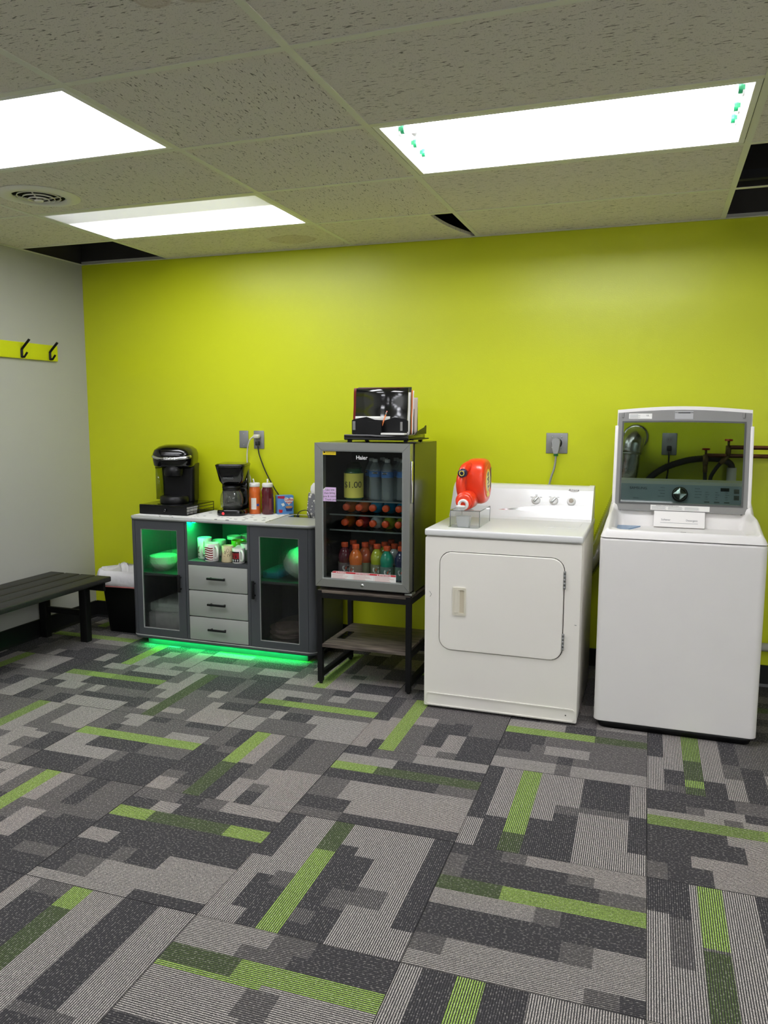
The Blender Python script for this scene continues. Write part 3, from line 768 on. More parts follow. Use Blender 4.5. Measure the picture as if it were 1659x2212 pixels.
# mugs
WCER = mat('white_ceramic', (228, 226, 220), .15, coat=.4, var=.02)
def mug(x, y, z, r, h, rz, label, m=WCER, flare=0.0, inner=None, prints=None, name='mug'):
    t = thing(name, label, 'mug', (x, y, z), rz, 'mugs in the cabinet niche')
    MB().lathe((0, 0, 0), [(.0, .0), (r * .9 + flare, .0), (r + flare, .004), (r * .97 + flare * .3, h * .5), (r + flare * .4, h - .002), (r - .002 + flare * .4, h), (r - .0045 + flare * .4, h - .003), (r - .0045, h * .5), (r - .006, .008), (.0, .007)], 28).build('cup', m, t, True)
    pts = [(r * .94, 0, h * .82), (r + .018, 0, h * .84), (r + .032, 0, h * .68), (r + .033, 0, h * .42), (r + .02, 0, h * .24), (r * .94, 0, h * .2)]
    MB().tube(smooth_path(pts, 4), .0062, 8, flat=1.3).build('handle', m, t, True)
    if prints: prints(t, r)
    return t
FLOORN = .5485
def eagle(t, r):
    b = MB(); c = (0, 0, 0)
    wrap_poly(b, [[(-.022, .062), (-.012, .058), (-.004, .074), (.004, .082), (.0, .066), (-.006, .052), (-.014, .046), (-.024, .05)], [(-.024, .04), (-.008, .046), (.006, .042), (.0, .036), (-.012, .034)]], c, r, -.75, .0)
    b.build('eagle_print', mat('brown_print', (120, 92, 82), .3), t, True)
    b = MB(); wrap_poly(b, [[(-.026, .012), (-.02, .026), (-.014, .014), (-.008, .022), (-.002, .012), (.004, .02), (.008, .012)]], c, r, -.75, .0)
    b.build('tree_print', mat('dark_print', (60, 62, 60), .3), t, True)
def flag(t, r): band((0, 0, 0), r + .0006, -1.95, -.32, .012, .088, name='flag_print', m=FLAG, parent=t, local=True)
def scribble(t, r):
    for k, (x, z, s_) in enumerate(((0, .072, .008), (-.016, .06, .006), (.018, .058, .006), (-.02, .03, .007), (.004, .042, .007), (.014, .038, .006))):
        pts = []
        for i in range(14):
            a = 2 * PI * i / 14
            xx, zz = x + s_ * math.cos(a) * .8, z + s_ * 1.3 * math.sin(a)
            an = -3.25 + xx / r
            rr = r + .0012 + .008 * max(0, (.05 - zz)) * 2
            pts.append((rr * math.cos(an), rr * math.sin(an), zz))
        MB().tube(pts, .0011, 5, closed=True).build('line_print', INK, t, True)
def knit(t, r):
    band((0, 0, 0), r, -1.8, -.3, .010, .072, name='red_print', m=mat('red_knit_print', (140, 30, 34), .3), parent=t, local=True)
    band((0, 0, 0), r + .0006, -1.8, -.3, .010, .03, name='black_print', m=INK, parent=t, local=True)
    b = MB()
    band((0, 0, 0), r + .0006, -1.8, -.3, .064, .072, name='dark_band', m=INK, parent=t, local=True)
    for k in range(4):
        x = -.022 + k * .0135
        q = MB(); wrap_poly(q, [[(x - .004, .020), (x, .027), (x + .004, .020), (x + .001, .02), (x + .001, .013), (x - .001, .013), (x - .001, .02)]], (0, 0, 0), r + .0008, -1.0, 0)
        q.build('mushroom_print', INKW, t, True)
    for k in range(2):
        x = -.016 + k * .024
        q = MB(); wrap_poly(q, [[(x - .005, .036), (x + .005, .036), (x, .056)]], (0, 0, 0), r + .0008, -1.0, 0)
        q.build('tree_print', INK, t, True)
mug(-2.562, 4.06, FLOORN, .043, .128, -1.2, 'tall white mug with a brown eagle picture', prints=eagle)
mug(-2.475, 4.0, FLOORN, .043, .108, -.6, 'white mug with red stripes of a waving flag', prints=flag)
CREAM = mat('cream_ceramic', (222, 206, 164), .2, coat=.3)
mug(-2.372, 4.005, FLOORN, .033, .098, 2.2, 'cream flared mug with black line scribbles', CREAM, flare=.006, prints=scribble)
mug(-2.293, 3.995, FLOORN, .038, .09, -.7, 'white mug with a red and black knit pattern', prints=knit)
mug(-2.525, 4.165, FLOORN, .041, .10, 2.6, 'plain white mug behind the eagle mug')
mug(-2.46, 4.235, FLOORN, .044, .118, 2.5, 'white mug with a dark band, back left of niche', prints=lambda t, r: band((0, 0, 0), r, -5.2, -2.2, .05, .098, name='dark_band', m=INK, parent=t, local=True))
mug(-2.39, 4.165, FLOORN, .044, .105, .3, 'lime green mug in the middle of the niche', mat('lime_ceramic', (150, 190, 50), .2, coat=.3))
mug(-2.33, 4.255, FLOORN, .046, .13, 1.9, 'tall dark mug standing highest at the back of the niche', mat('pale_green_ceramic', (150, 190, 170), .2, coat=.3))
mug(-2.42, 4.078, FLOORN, .033, .085, 1.9, 'short black mug behind the scribbled cream mug', mat('black_ceramic', (22, 22, 24), .2, coat=.3), name='mug')
mug(-2.283, 4.085, FLOORN, .042, .104, -2.4, 'white mug right behind the knit pattern mug')
mug(-2.262, 4.18, FLOORN, .043, .122, 1.3, 'white mug at the back right by the divider')
mug(-2.41, 4.305, FLOORN, .04, .122, 3.3, 'white mug at the back wall between two taller ones')

# stored behind the left door
def bowl(x, y, z, r, h, m, label, cat='bowl'):
    b = MB().lathe((x, y, z), [(.0, .0), (r * .5, .0), (r * .8, h * .4), (r, h), (r - .004, h), (r * .78, h * .45), (r * .48, .006), (.0, .006)], 32)
    return solo(b, cat, m, label, cat, (x, y, z), 'dishes behind the left fluted door')
LIMEC = mat('yellow_green_plastic', (210, 220, 90), .3)
for k in range(3): bowl(-2.875, 4.085, .451 + k * .016, .085, .06, WCER, ('lowest', 'middle', 'top')[k] + ' white bowl in the stack behind the left fluted door')
bowl(-2.735, 4.225, .451, .1, .115, LIMEC, 'large yellow-green bowl behind the left fluted door')
solo(MB().box(-2.96, -2.7, 4.03, 4.3, .064, .19, bev=.006), 'napkin_pack', mat('printed_wrap', (206, 204, 204), .3, var=.35, vscale=30), 'white printed napkin pack low behind the left fluted door', 'package', (-2.83, 4.16, .064))
solo(MB().box(-2.965, -2.72, 4.05, 4.3, .1905, .245, bev=.01), 'paper_plate_pack', mat('clear_wrapped_plates', (214, 222, 216), .25, var=.15, vscale=40), 'wrapped white plates lying on the napkin pack', 'package', (-2.83, 4.16, .1905))
solo(MB().box(-2.695, -2.645, 4.03, 4.2, .064, .16, bev=.004), 'red_carton', mat('red_card', (150, 40, 40), .5), 'small red carton beside the napkin pack', 'carton', (-2.67, 4.1, .064))
# behind the right door
rb = random.Random(11)
def blob(c, rx, ry, rz_, w, n=14, k=9):
    rs = []
    for i in range(1, k):
        th = PI * i / k
        rs.append([(c[0] + rx * math.sin(th) * math.cos(2 * PI * j / n) * rb.uniform(1 - w, 1 + w), c[1] + ry * math.sin(th) * math.sin(2 * PI * j / n) * rb.uniform(1 - w, 1 + w), c[2] - rz_ * math.cos(th) * rb.uniform(1 - w, 1 + w)) for j in range(n)])
    return MB().rings(rs)
solo(blob((-1.95, 4.12, .553), .10, .11, .093, .07), 'plastic_bag', mat('pale_film', (220, 228, 222), .25, bump=.4, bscale=30), 'bunched clear plastic bag behind the right fluted door', 'bag', (-1.95, 4.12, .456))
solo(MB().box(-2.17, -2.06, 4.05, 4.25, .456, .50, bev=.008), 'teal_packet', mat('teal_film', (40, 140, 170), .3), 'teal packet behind the right fluted door', 'packet', (-2.12, 4.15, .456))
solo(MB().box(-1.9, -1.815, 4.0, 4.3, .064, .36, bev=.003), 'kraft_carton', mat('kraft_card', (190, 172, 146), .6), 'tall kraft carton standing behind the right fluted door', 'carton', (-1.86, 4.15, .064))
for k in range(3):
    solo(MB().lathe((-2.05, 4.15, .064 + k * .03), [(.0, .0), (.09, .0), (.115, .026), (.112, .027), (.088, .004), (.0, .004)], 28), 'paper_bowl', mat('striped_paper_bowl', (170, 150, 146), .6, var=.3, vscale=60), ('lowest', 'middle', 'top')[k] + ' paper bowl stacked low behind the right fluted door', 'bowl', (-2.05, 4.15, .064 + k * .03), 'paper bowls')

# ------------------------------------------------------------------ on the cabinet
mt = MB(); n = 14
solo(MB().prism([(-3.01, 3.985), (-2.1, 3.965), (-2.13, 4.34), (-2.97, 4.355)], 'z', ZT, ZT + .004), 'drying_mat', CLOTH, 'white printed drying mat under the coffee machines', 'mat', (-2.55, 4.16, ZT))
ZM = ZT + .004
# pod drawer
t = thing('coffee_pod_organizer', 'low black coffee pod drawer under the tall brewer', 'drawer unit', (-2.84, 4.17, ZM))
px0, px1, py0, py1 = -3.0, -2.665, 4.03, 4.345
MB().box(px0, px1, py0, py1, ZM + .054, ZM + .06, bev=.001).build('top_plate', GLOSS, t)
MB().box(px0, px1, py0, py0 + .006, ZM + .003, ZM + .053).build('drawer_front', BLACK, t)
MB().box(px0, px0 + .004, py0 + .006, py1, ZM, ZM + .054).build('side_panel', BLACK, t)
MB().box(px0, px1, py0 + .006, py1, ZM, ZM + .003).build('bottom_plate', BLACK, t)
MB().lathe(((px0 + px1) / 2 + .02, py0, ZM + .03), [(.0, -.012), (.009, -.01), (.008, .0)], 14, axis='y').build('knob', GLOSS, t)
for z in (.02, .04):
    MB().tube([(px1 - .002, py0 + .006, ZM + z), (px1 - .002, py1, ZM + z)], .002, 6).build('side_wire', BLACK, t)
for y in (py0 + .14, py1 - .004):
    MB().tube([(px1 - .002, y, ZM + .003), (px1 - .002, y, ZM + .054)], .0022, 6).build('upright_wire', BLACK, t)
for k in range(3):
    y = py0 + .04 + k * .045
    solo(MB().lathe((px1 - .03, y, ZM + .0032), [(.0, .0), (.017, .0), (.022, .04), (.025, .041), (.025, .044), (.0, .044)], 18), 'coffee_pod', PAPER, 'white coffee pod in the drawer, ' + ('nearest its front', 'second from its front', 'third from its front')[k], 'coffee pod', (px1 - .03, y, ZM + .003), 'coffee pods in the drawer')

# single-cup brewer (front along -y, turned toward the room)
ZK = ZM + .06
t = thing('pod_coffee_brewer', 'tall black single-cup brewer with silver handle', 'coffee maker', (-2.855, 4.215, ZK), .34)
MB().rings([[(x, y, z) for x, y in rrect(-w + .034, w, -d0, d1, .03, 5)] for w, d0, d1, z in ((.112, .02, .128, 0), (.115, .02, .13, .01), (.121, .025, .133, .2), (.124, .03, .134, .24))]).build('tower', BLACK, t, True)
hd = [(.114, .10, .132, .222), (.122, .116, .134, .236), (.126, .121, .135, .27), (.126, .121, .135, .305), (.118, .112, .128, .33), (.095, .085, .112, .35), (.06, .05, .08, .361)]
MB().rings([[(x, y, z) for x, y in rrect(-w, w, -d0, d1, min(.07, w * .8), 7)] for w, d0, d1, z in hd]).build('head', GLOSS, t, True)
MB().lathe((0, -.055, 0), [(.05, .165), (.058, .175), (.062, .24)], 24).build('pod_chamber', BLACK, t, True)
MB().lathe((0, -.055, 0), [(.085, .0), (.088, .006), (.086, .042), (.076, .046), (.0, .043)], 30).build('drip_tray', BLACK, t, True)
MB().tube([(.123 * math.sin(a), -.066 - .066 * math.cos(a) * 1.0, .30 - .022 * math.cos(a)) for a in [(-1.25 + 2.5 * k / 16) for k in range(17)]], .0095, 8, flat=1.1).build('handle', CHROME, t, True, label='silver handle band')
text('KEURIG', .021, (0, -.143, .281), (1, 0, .0), (0, -.12, 1), INKW, t, local=True, depth=.0006, bold=.0004)
TANK = clear('smoky_tank', (196, 200, 170), rough=.05)
MB().rings([[(x, y, z) for x, y in rrect(-.124, -.089, -.03, .125, .015, 4)] for z in (.02, .215)]).build('water_tank', TANK, t, True)
MB().rings([[(x, y, z) for x, y in rrect(-.125, -.0885, -.032, .126, .015, 4)] for z in (.215, .23)]).build('tank_lid', BLACK, t, True)
for k in range(3):
    MB().lathe((.07 + k * .014, -.07 + k * .02, .325 - k * .002), [(.0, .006), (.005, .006), (.0055, .0)], 10).build('button', INKW, t, True)

# drip coffee maker
t = thing('drip_coffee_maker', 'black drip coffee maker with glass carafe and red switch', 'coffee maker', (-2.455, 4.235, ZM), .30)
MB().rings([[(x, y, z) for x, y in rrect(-w, w, -.125, .085, .05, 6)] for w, z in ((.085, 0), (.088, .008), (.085, .03), (.078, .036))]).build('base', GLOSS, t, True)
MB().rings([[(x, y, z) for x, y in rrect(-.082, .082, .03, .1, .015, 4)] for z in (.0, .31)]).build('column', GLOSS, t, True)
MB().rings([[(x, y, z) for x, y in rrect(-w, w, -d, .1, .03, 5)] for w, d, z in ((.062, .07, .186), (.072, .095, .21), (.088, .115, .295), (.088, .115, .3))]).build('brew_basket', GLOSS, t, True)
MB().rings([[(x, y, z) for x, y in rrect(-w, w, -d, .102, .03, 5)] for w, d, z in ((.09, .118, .3), (.09, .118, .308), (.082, .11, .314))]).build('lid', GLOSS, t, True)
text('ESPRESSO', .015, (-.01, -.108, .228), (1, 0, 0), (0, -.2, 1), INKG, t, local=True)
MB().lathe((-.04, -.124, .016), [(.0, -.005), (.008, -.004), (.009, .004)], 14, axis='y').build('power_switch', mat('lit_red_switch', (230, 50, 60), .3, emit=(230, 40, 50), estr=.4), t, True, label='red power switch')
MB().box(.0815, .084, .045, .058, .09, .27).build('water_gauge', mat('grey_gauge', (120, 124, 120), .3), t, True)
CAR = clear('carafe_glass', (246, 248, 244), ior=1.45, haze=.02)
ca = MB().lathe((-.005, -.04, .037), [(.052, .0), (.066, .01), (.072, .05), (.066, .09), (.05, .118), (.05, .128), (.047, .128), (.047, .117), (.063, .089), (.069, .05), (.063, .012), (.0, .004)], 30, cap0=True, cap1=False).build('carafe', CAR, t, True)
MB().lathe((-.005, -.04, .162), [(.055, .0), (.057, .01), (.04, .02), (.0, .02)], 24).build('carafe_lid', BLACK, ca, True)
MB().lathe((-.005, -.04, .148), [(.053, .0), (.053, .014)], 24).build('carafe_collar', BLACK, ca, True)
MB().tube(smooth_path([(.05, -.05, .165), (.085, -.062, .16), (.093, -.066, .12), (.088, -.064, .075), (.066, -.054, .06)], 5), .009, 8, flat=.7).build('carafe_handle', BLACK, ca, True)

def creamer(x, y, col, dark, label):
    t = thing('creamer_bottle', label, 'bottle', (x, y, ZM), -.55, 'creamer bottles')
    m = mat('wrap_' + str(col[0]), col, .25, coat=.3, var=.1, vscale=25)
    MB().lathe((0, 0, 0), [(.0, .0), (.034, .0), (.037, .006), (.037, .1), (.035, .112), (.037, .13), (.036, .15), (.03, .166), (.03, .172)], 26).build('body', m, t, True)
    cp_ = MB().lathe((0, 0, 0), [(.0315, .168), (.033, .17), (.033, .188), (.03, .192), (.0, .192)], 26).build('cap', PAPER, t, True)
    MB().tube([(-.006, 0, .19), (-.012, 0, .205), (-.02, 0, .213)] if not dark else [(0, 0, .19), (.002, 0, .217)], .005, 8).build('spout', PAPER, cp_, True)
    if not dark:
        band((0, 0, 0), .0375, -1.15, -.3, .03, .1, name='nutrition_panel', m=mat('printed_panel', (226, 222, 214), .4, var=.2, vscale=200), parent=t, local=True)
        band((0, 0, 0), .0375, -.25, .2, .05, .064, name='blue_band', m=mat('blue_print', (50, 80, 160), .4), parent=t, local=True)
    else:
        MB().tube([(-.03, -.01, .168), (-.042, -.016, .15), (-.038, -.014, .125)], .004, 7).build('handle', PAPER, cp_, True)
        band((0, 0, 0), .0375, -.3, .1, .03, .1, name='pale_print', m=mat('dim_print', (120, 60, 60), .4), parent=t, local=True)
creamer(-2.338, 4.285, (214, 104, 40), False, 'orange creamer bottle with white cap beside the coffee maker')
creamer(-2.252, 4.29, (84, 22, 30), True, 'dark red creamer bottle next to the orange one')
t = thing('creamer_box', 'blue coffee creamer box with a cup picture by the bottles', 'box', (-2.165, 4.345, ZM), .72)
BLUEC = mat('blue_card', (84, 140, 200), .4, var=.12)
MB().box(-.05, .05, -.03, .03, 0, .115, bev=.001).build('carton', BLUEC, t, True)
MB().prism([(-.05, .10), (-.01, .095), (-.005, .112), (-.05, .114)], 'y', -.0307, -.03).build('red_strip', mat('red_print', (176, 40, 70), .4), t, True)
hp = [(.02 + .03 * 16 * math.sin(a) ** 3 / 16, .083 + .0017 * (13 * math.cos(a) - 5 * math.cos(2 * a) - 2 * math.cos(3 * a) - math.cos(4 * a))) for a in [2 * PI * k / 24 for k in range(24)]]
MB().prism(hp, 'y', -.0308, -.03).build('heart_print', PAPER, t, True)
RP = mat('red_script', (190, 30, 40), .4)
text('Coffee', .021, (.02, -.0312, .089), (1, 0, 0), (0, 0, 1), RP, t, local=True, bold=.0003)
text('mate', .019, (.02, -.0312, .073), (1, 0, 0), (0, 0, 1), RP, t, local=True, bold=.0003)
MB().prism([(-.004, .043), (.045, .043), (.038, .018), (.004, .018)], 'y', -.0308, -.03).build('cup_print', mat('navy_print', (30, 60, 120), .4), t, True)
MB().prism([(.0205 + .022 * math.cos(2 * PI * k / 18), .043 + .008 * math.sin(2 * PI * k / 18)) for k in range(18)], 'y', -.0312, -.03).build('coffee_print', mat('latte_print', (190, 140, 90), .4), t, True)
MB().prism([(-.045, .03), (-.02, .028), (-.023, .01), (-.042, .01)], 'y', -.0308, -.03).build('badge_print', RP, t, True)
MB().prism([(-.03, .065), (-.012, .07), (-.006, .055), (-.02, .048)], 'y', -.0308, -.03).build('creamer_tub_print', PAPER, t, True)

# tissue box and charger cable
t = thing('tissue_box', 'grey floral tissue box beside the fridge', 'tissue box', (-1.925, 4.3, ZT), .4)
MB().rings([[(x, y, z) for x, y in ((-w, -w), (w, -w), (w, w), (-w, w))] for w, z in ((.052, .002), (.06, .03), (.05, .145))], sm=False).build('box', FLORAL, t, True)
MB().rings([[(w * math.cos(2 * PI * k / 12) + .004 * math.sin(5 * k), .35 * w * math.sin(2 * PI * k / 12), z + .003 * math.sin(3 * k)) for k in range(12)] for w, z in ((.03, .14), (.036, .165), (.032, .19), (.02, .205))]).build('tissue', PAPER, t, True)
solo(MB().tube(smooth_path([(-2.03, 4.245, ZT + .006), (-2.015, 4.23, ZT + .03), (-1.98, 4.205, ZT + .047), (-1.945, 4.2, ZT + .05), (-1.93, 4.203, ZT + .03), (-1.925, 4.21, ZT + .005)], 5), .0028, 6).box(-2.037, -2.02, 4.241, 4.256, ZT + .0015, ZT + .012, bev=.003), 'charger_cable', RUBBER, 'short black cable plugged into the cabinet charging panel', 'cable', (-1.98, 4.25, ZT))

# ------------------------------------------------------------------ wall plates and cords
t = thing('blank_wall_plate', 'blank grey wall plate above the coffee maker', 'wall plate', (-2.48, YW, 1.257))
MB().box(-2.512, -2.447, YW - .006, YW, 1.203, 1.312, bev=.003).build('plate', PLATE, t)
for z in (1.222, 1.293): MB().lathe((-2.48, YW - .006, z), [(.0, -.001), (.003, -.001), (.003, .001)], 10, axis='y').build('screw', STEEL, t)
def outlet(x0, x1, z0, z1, label, low_only=False):
    xc, zc = (x0 + x1) / 2, (z0 + z1) / 2
    t = thing('wall_outlet', label, 'outlet', (xc, YW, zc))
    MB().box(x0, x1, YW - .006, YW, z0, z1, bev=.003).build('plate', PLATE, t)
    for dz in (-.02, .02):
        rc = MB().prism(rrect(xc - .0165, xc + .0165, zc + dz - .0135, zc + dz + .0135, .009, 4), 'y', YW - .008, YW - .005).build('receptacle', GREYPL, t)
        for dx, dw in ((-.006, .0012), (.006, .0012)):
            MB().box(xc + dx - dw, xc + dx + dw, YW - .0086, YW - .0075, zc + dz - .001, zc + dz + .008).build('slot', INK, rc)
    return xc, zc
oc, oz = outlet(-2.409, -2.336, 1.199, 1.313, 'grey outlet with a white and a black plug above the cabinet')
IV = mat('off_white_cord', (214, 212, 196), .45)
c = solo(MB().tube(smooth_path([(oc - .02, YW - .035, oz + .022), (oc - .05, YW - .035, oz - .005), (oc - .075, YW - .02, oz - .07), (oc - .08, YW - .015, oz - .14), (oc - .065, YW - .02, oz - .22), (oc - .05, YW - .03, ZM + .19), (oc - .06, YW - .03, ZM + .03)], 6), .0042, 8), 'power_cord', IV, 'off-white cord hanging from the outlet behind the bottles', 'power cord', (oc, YW, oz))
MB().box(oc - .022, oc + .014, YW - .045, YW - .0065, oz + .009, oz + .033, bev=.006).build('plug', IV, c)
c = solo(MB().tube(smooth_path([(oc, YW - .02, oz - .04), (oc + .01, YW - .018, oz - .1), (oc + .05, YW - .016, oz - .2), (oc + .11, YW - .02, oz - .3), (oc + .15, YW - .03, ZM + .1), (oc + .16, YW - .03, ZM + .03)], 6), .0038, 8), 'power_cord', RUBBER, 'black cord running from the outlet down behind the creamer box', 'power cord', (oc, YW, oz))
MB().box(oc - .012, oc + .012, YW - .036, YW - .0065, oz - .036, oz - .009, bev=.005).build('plug', RUBBER, c)
# ------------------------------------------------------------------ fridge stand
st = thing('fridge_stand', 'black metal stand with wooden boards under the glass-door fridge', 'stand', (-1.39, 3.9, 0))
sx0, sx1, sy0, sy1, sz = -1.648, -1.135, 3.672, 4.125, .505
LG = .026
for x in (sx0, sx1 - LG):
    for y in (sy0, sy1 - LG):
        lg = MB().box(x, x + LG, y, y + LG, .012, sz).build('leg', MATTE, st)
        MB().lathe((x + LG / 2, y + LG / 2, 0), [(.009, .0), (.011, .003), (.011, .012)], 12).build('foot', BLACK, lg)
    MB().box(x, x + LG, sy0 + LG, sy1 - LG, .035, .06).build('low_rail', MATTE, st)
    MB().box(x, x + LG, sy0 + LG, sy1 - LG, sz - .04, sz - .012).build('top_rail', MATTE, st)
    MB().box(x + .003, x + LG - .003, sy0 + LG, sy1 - LG, .18, .199).build('shelf_rail', MATTE, st)
for y in (sy0, sy1 - LG):
    MB().box(sx0 + LG, sx1 - LG, y + .002, y + LG - .002, sz - .04, sz - .014).build('cross_rail', MATTE, st)
MB().box(sx0 + .004, sx1 - .004, sy0 + .003, sy1 - .003, sz - .013, sz + .003, bev=.001).build('top_board', WOOD, st)
sh = MB().box(sx0 + LG - .004, sx1 - LG + .004, sy0 + .003, sy1 - .003, .2, .216, bev=.001).build('lower_board', WOOD, st)
pw = MB().box(-1.59, -1.545, 3.8, 3.94, .216, .2185).build('socket_strip', BLACK, sh)
for k in range(3): MB().box(-1.582, -1.553, 3.81 + k * .043, 3.843 + k * .043, .2185, .2192).build('socket', GLOSS, st)

# ------------------------------------------------------------------ fridge
ZB, ZTOP = .52, 1.275
fx0, fx1, fy0, fyd, fy1 = -1.652, -1.135, 3.664, 3.722, 4.13
fr = thing('beverage_fridge', 'black glass-door drinks fridge with a steel door frame', 'fridge', (-1.39, 3.9, .508))
FB = mat('black_fridge_enamel', (26, 27, 24), .22, coat=.2)
FI = mat('grey_fridge_liner', (84, 88, 86), .5)
wl = .035
sh_ = MB()
MB().box(fx0, fx0 + wl, fyd + .004, fy1, ZB, ZTOP - .004).build('side_wall', FB, fr)
MB().box(fx1 - wl, fx1, fyd + .004, fy1, ZB, ZTOP - .004).build('side_wall', FB, fr)
MB().box(fx0 + wl, fx1 - wl, fy1 - .05, fy1, ZB, ZTOP - .004).build('back_wall', FI, fr)
MB().box(fx0 + wl, fx1 - wl, fyd + .004, fy1 - .05, ZB, ZB + .035).build('floor_panel', FI, fr)
MB().box(fx0 + wl, fx1 - wl, fyd + .004, fy1 - .05, ZTOP - .036, ZTOP - .004).build('roof_panel', FI, fr)
MB().box(fx0, fx1, fyd + .004, fy1, ZTOP - .004, ZTOP, bev=.0015).build('top_cover', FB, fr)
for x in (fx0 + .03, fx1 - .05):
    for y in (fyd + .03, fy1 - .06): MB().lathe((x, y, .508), [(.012, .0), (.014, .012)], 12).build('foot', BLACK, fr)
MB().box(fx0 + .01, fx1 - .01, fyd - .02, fyd + .02, ZB - .006, ZB + .01).build('toe_strip', BLACK, fr)
gx0, gx1, gz0, gz1 = -1.615, -1.176, .57, 1.238
dz0, dz1 = .53, 1.274
dr = MB()
ox = [(fx0, dz0), (fx1 - .006, dz0), (fx1 - .006, dz1), (fx0, dz1)]
ix = [(gx0, gz0), (gx1, gz0), (gx1, gz1), (gx0, gz1)]
dr.frame(ox, ix, 'y', fy0, fyd)
dr = dr.build('door', STEEL, fr)
for p, q in zip(ox, ix):           # mitre joints at the frame's corners
    MB().tube([(p[0], fy0 - .0001, p[1]), (q[0], fy0 - .0001, q[1])], .0006, 4).build('mitre_joint', mat('dark_joint', (70, 72, 70), .5), dr)
MB().frame(ix, [(gx0 + .006, gz0 + .006), (gx1 - .006, gz0 + .006), (gx1 - .006, gz1 - .006), (gx0 + .006, gz1 - .006)], 'y', fy0 + .003, fy0 + .012).build('glass_gasket', mat('pale_gasket', (150, 154, 150), .4), dr)
FG = clear('smoked_fridge_glass', (236, 240, 238), ior=1.45, rough=.01)
MB().box(gx0 + .002, gx1 - .002, fy0 + .008, fy0 + .012, gz0 + .002, gz1 - .002).build('glass_pane', FG, dr)
MB().box(fx1 - .0055, fx1 + .002, fy0 + .012, fy0 + .035, .98, 1.19, bev=.003).build('door_pull', CHROME, dr)
MB().box(fx1 - .03, fx1 + .012, fyd - .02, fyd + .05, ZTOP, ZTOP + .008, bev=.003).build('hinge_cover', BLACK, fr)
MB().box(fx1 - .035, fx1 + .004, fyd - .045, fyd + .02, .512, .522, bev=.002).build('lower_hinge', STEEL, fr)
MB().lathe((-1.391, fy0, .5495), [(.0, -.004), (.0085, -.004), (.0095, .002)], 18, axis='y').build('lock', CHROME, dr)
yp = fy0 + .0078
text('Haier', .0275, (-1.397, yp, 1.201), (1, 0, 0), (0, 0, 1), INKW, dr, bold=.0004)
lb = MB().box(-1.613, -1.537, yp - .0008, yp, 1.213, 1.235).build('warning_sticker', mat('yellow_sticker', (236, 206, 40), .4), dr, label='yellow warning sticker')
MB().lathe((-1.6, yp - .0008, 1.226), [(.0, -.0006), (.0045, -.0006), (.0045, .0)], 14, axis='y').build('warning_mark', INK, lb)
text('KEEP AWAY FROM CHILDREN', .0042, (-1.592, yp - .001, 1.229), (1, 0, 0), (0, 0, 1), INK, lb, align='LEFT')
text('SUFFOCATION HAZARD', .0046, (-1.592, yp - .001, 1.222), (1, 0, 0), (0, 0, 1), INK, lb, align='LEFT')
# long trilingual warning label
wp = MB().prism([(-1.566, .571), (-1.213, .571), (-1.213, .614), (-1.553, .614), (-1.566, .604)], 'y', yp - .0008, yp).build('warning_label', PAPER, dr, label='white and red three-language warning label')
RS = mat('red_print_strip', (200, 60, 66), .5)
MB().prism([(-1.564, .604), (-1.214, .604), (-1.214, .613), (-1.553, .613)], 'y', yp - .0012, yp - .0008).build('red_strip', RS, wp)
for s_, x in (('WARNING', -1.507), ('AVERTISSEMENT', -1.389), ('ADVERTENCIA', -1.272)):
    text('\u25b2' + s_ if False else s_, .0098, (x, yp - .0014, .6085), (1, 0, 0), (0, 0, 1), INKW, wp, bold=.0001)
    MB().prism([(x - .043 if len(s_) > 9 else x - .033, .6055), (x - .036 if len(s_) > 9 else x - .026, .6055), (x - .0395 if len(s_) > 9 else x - .0295, .6115)], 'y', yp - .0014, yp - .0011).build('warning_triangle', INKW, wp)
    ls = MB(); rr_ = random.Random(len(s_))
    for k in range(6):
        ls.box(x - .054, x + rr_.uniform(.0, .052), yp - .0011, yp - .0008, .599 - k * .0045, .6005 - k * .0045)
    o = ls.build('small_print', mat('faint_red_print', (206, 150, 146), .6), wp); o['kind'] = 'stuff'
for x in (-1.449, -1.331): MB().box(x - .0004, x + .0004, yp - .0011, yp - .0008, .573, .603).build('column_rule', mat('faint_red_print', 'ffffff'), wp)
# shelves
SHG = clear('glass_shelf', (222, 228, 226), ior=1.5)
for z in (.897, .815, .972):
    s_ = MB().box(fx0 + wl + .001, fx1 - wl - .001, 3.775, fy1 - .055, z - .005, z).build('glass_shelf', SHG, fr)
    MB().box(fx0 + wl + .001, fx1 - wl - .001, 3.771, 3.775, z - .006, z + .001).build('shelf_edge', mat('grey_edge', (110, 116, 114), .3), s_)
MB().lathe((-1.27, fy1 - .051, 1.215), [(.016, -.002), (.018, -.002), (.018, .0), (.016, .0), (.016, -.002)], 20, axis='y', cap0=False, cap1=False).build('interior_lamp_ring', WHITE, fr)

# purple note taped to the glass
t = thing('paper_note', 'lilac handwritten note taped to the fridge door', 'note', (-1.575, yp, .975))
MB().prism([(-1.613, .975), (-1.537, .975), (-1.537, 1.047), (-1.594, 1.047), (-1.613, 1.032)], 'y', yp - .001, yp - .0002).build('sheet', mat('lilac_paper', (220, 190, 228), .6), t)
MB().prism([(-1.613, 1.032), (-1.594, 1.047), (-1.598, 1.034)], 'y', yp - .002, yp - .001).build('folded_corner', PAPER, t)
for k, s_ in enumerate(('Take one', 'then bring', 'one & count', 'Thank you')):
    text(s_, .0145, (-1.573 + (.006 if k == 3 else 0), yp - .0012, 1.034 - k * .0165), (1, .0, .05), (-.15, 0, 1), INK, t, name='handwriting', depth=.0001)

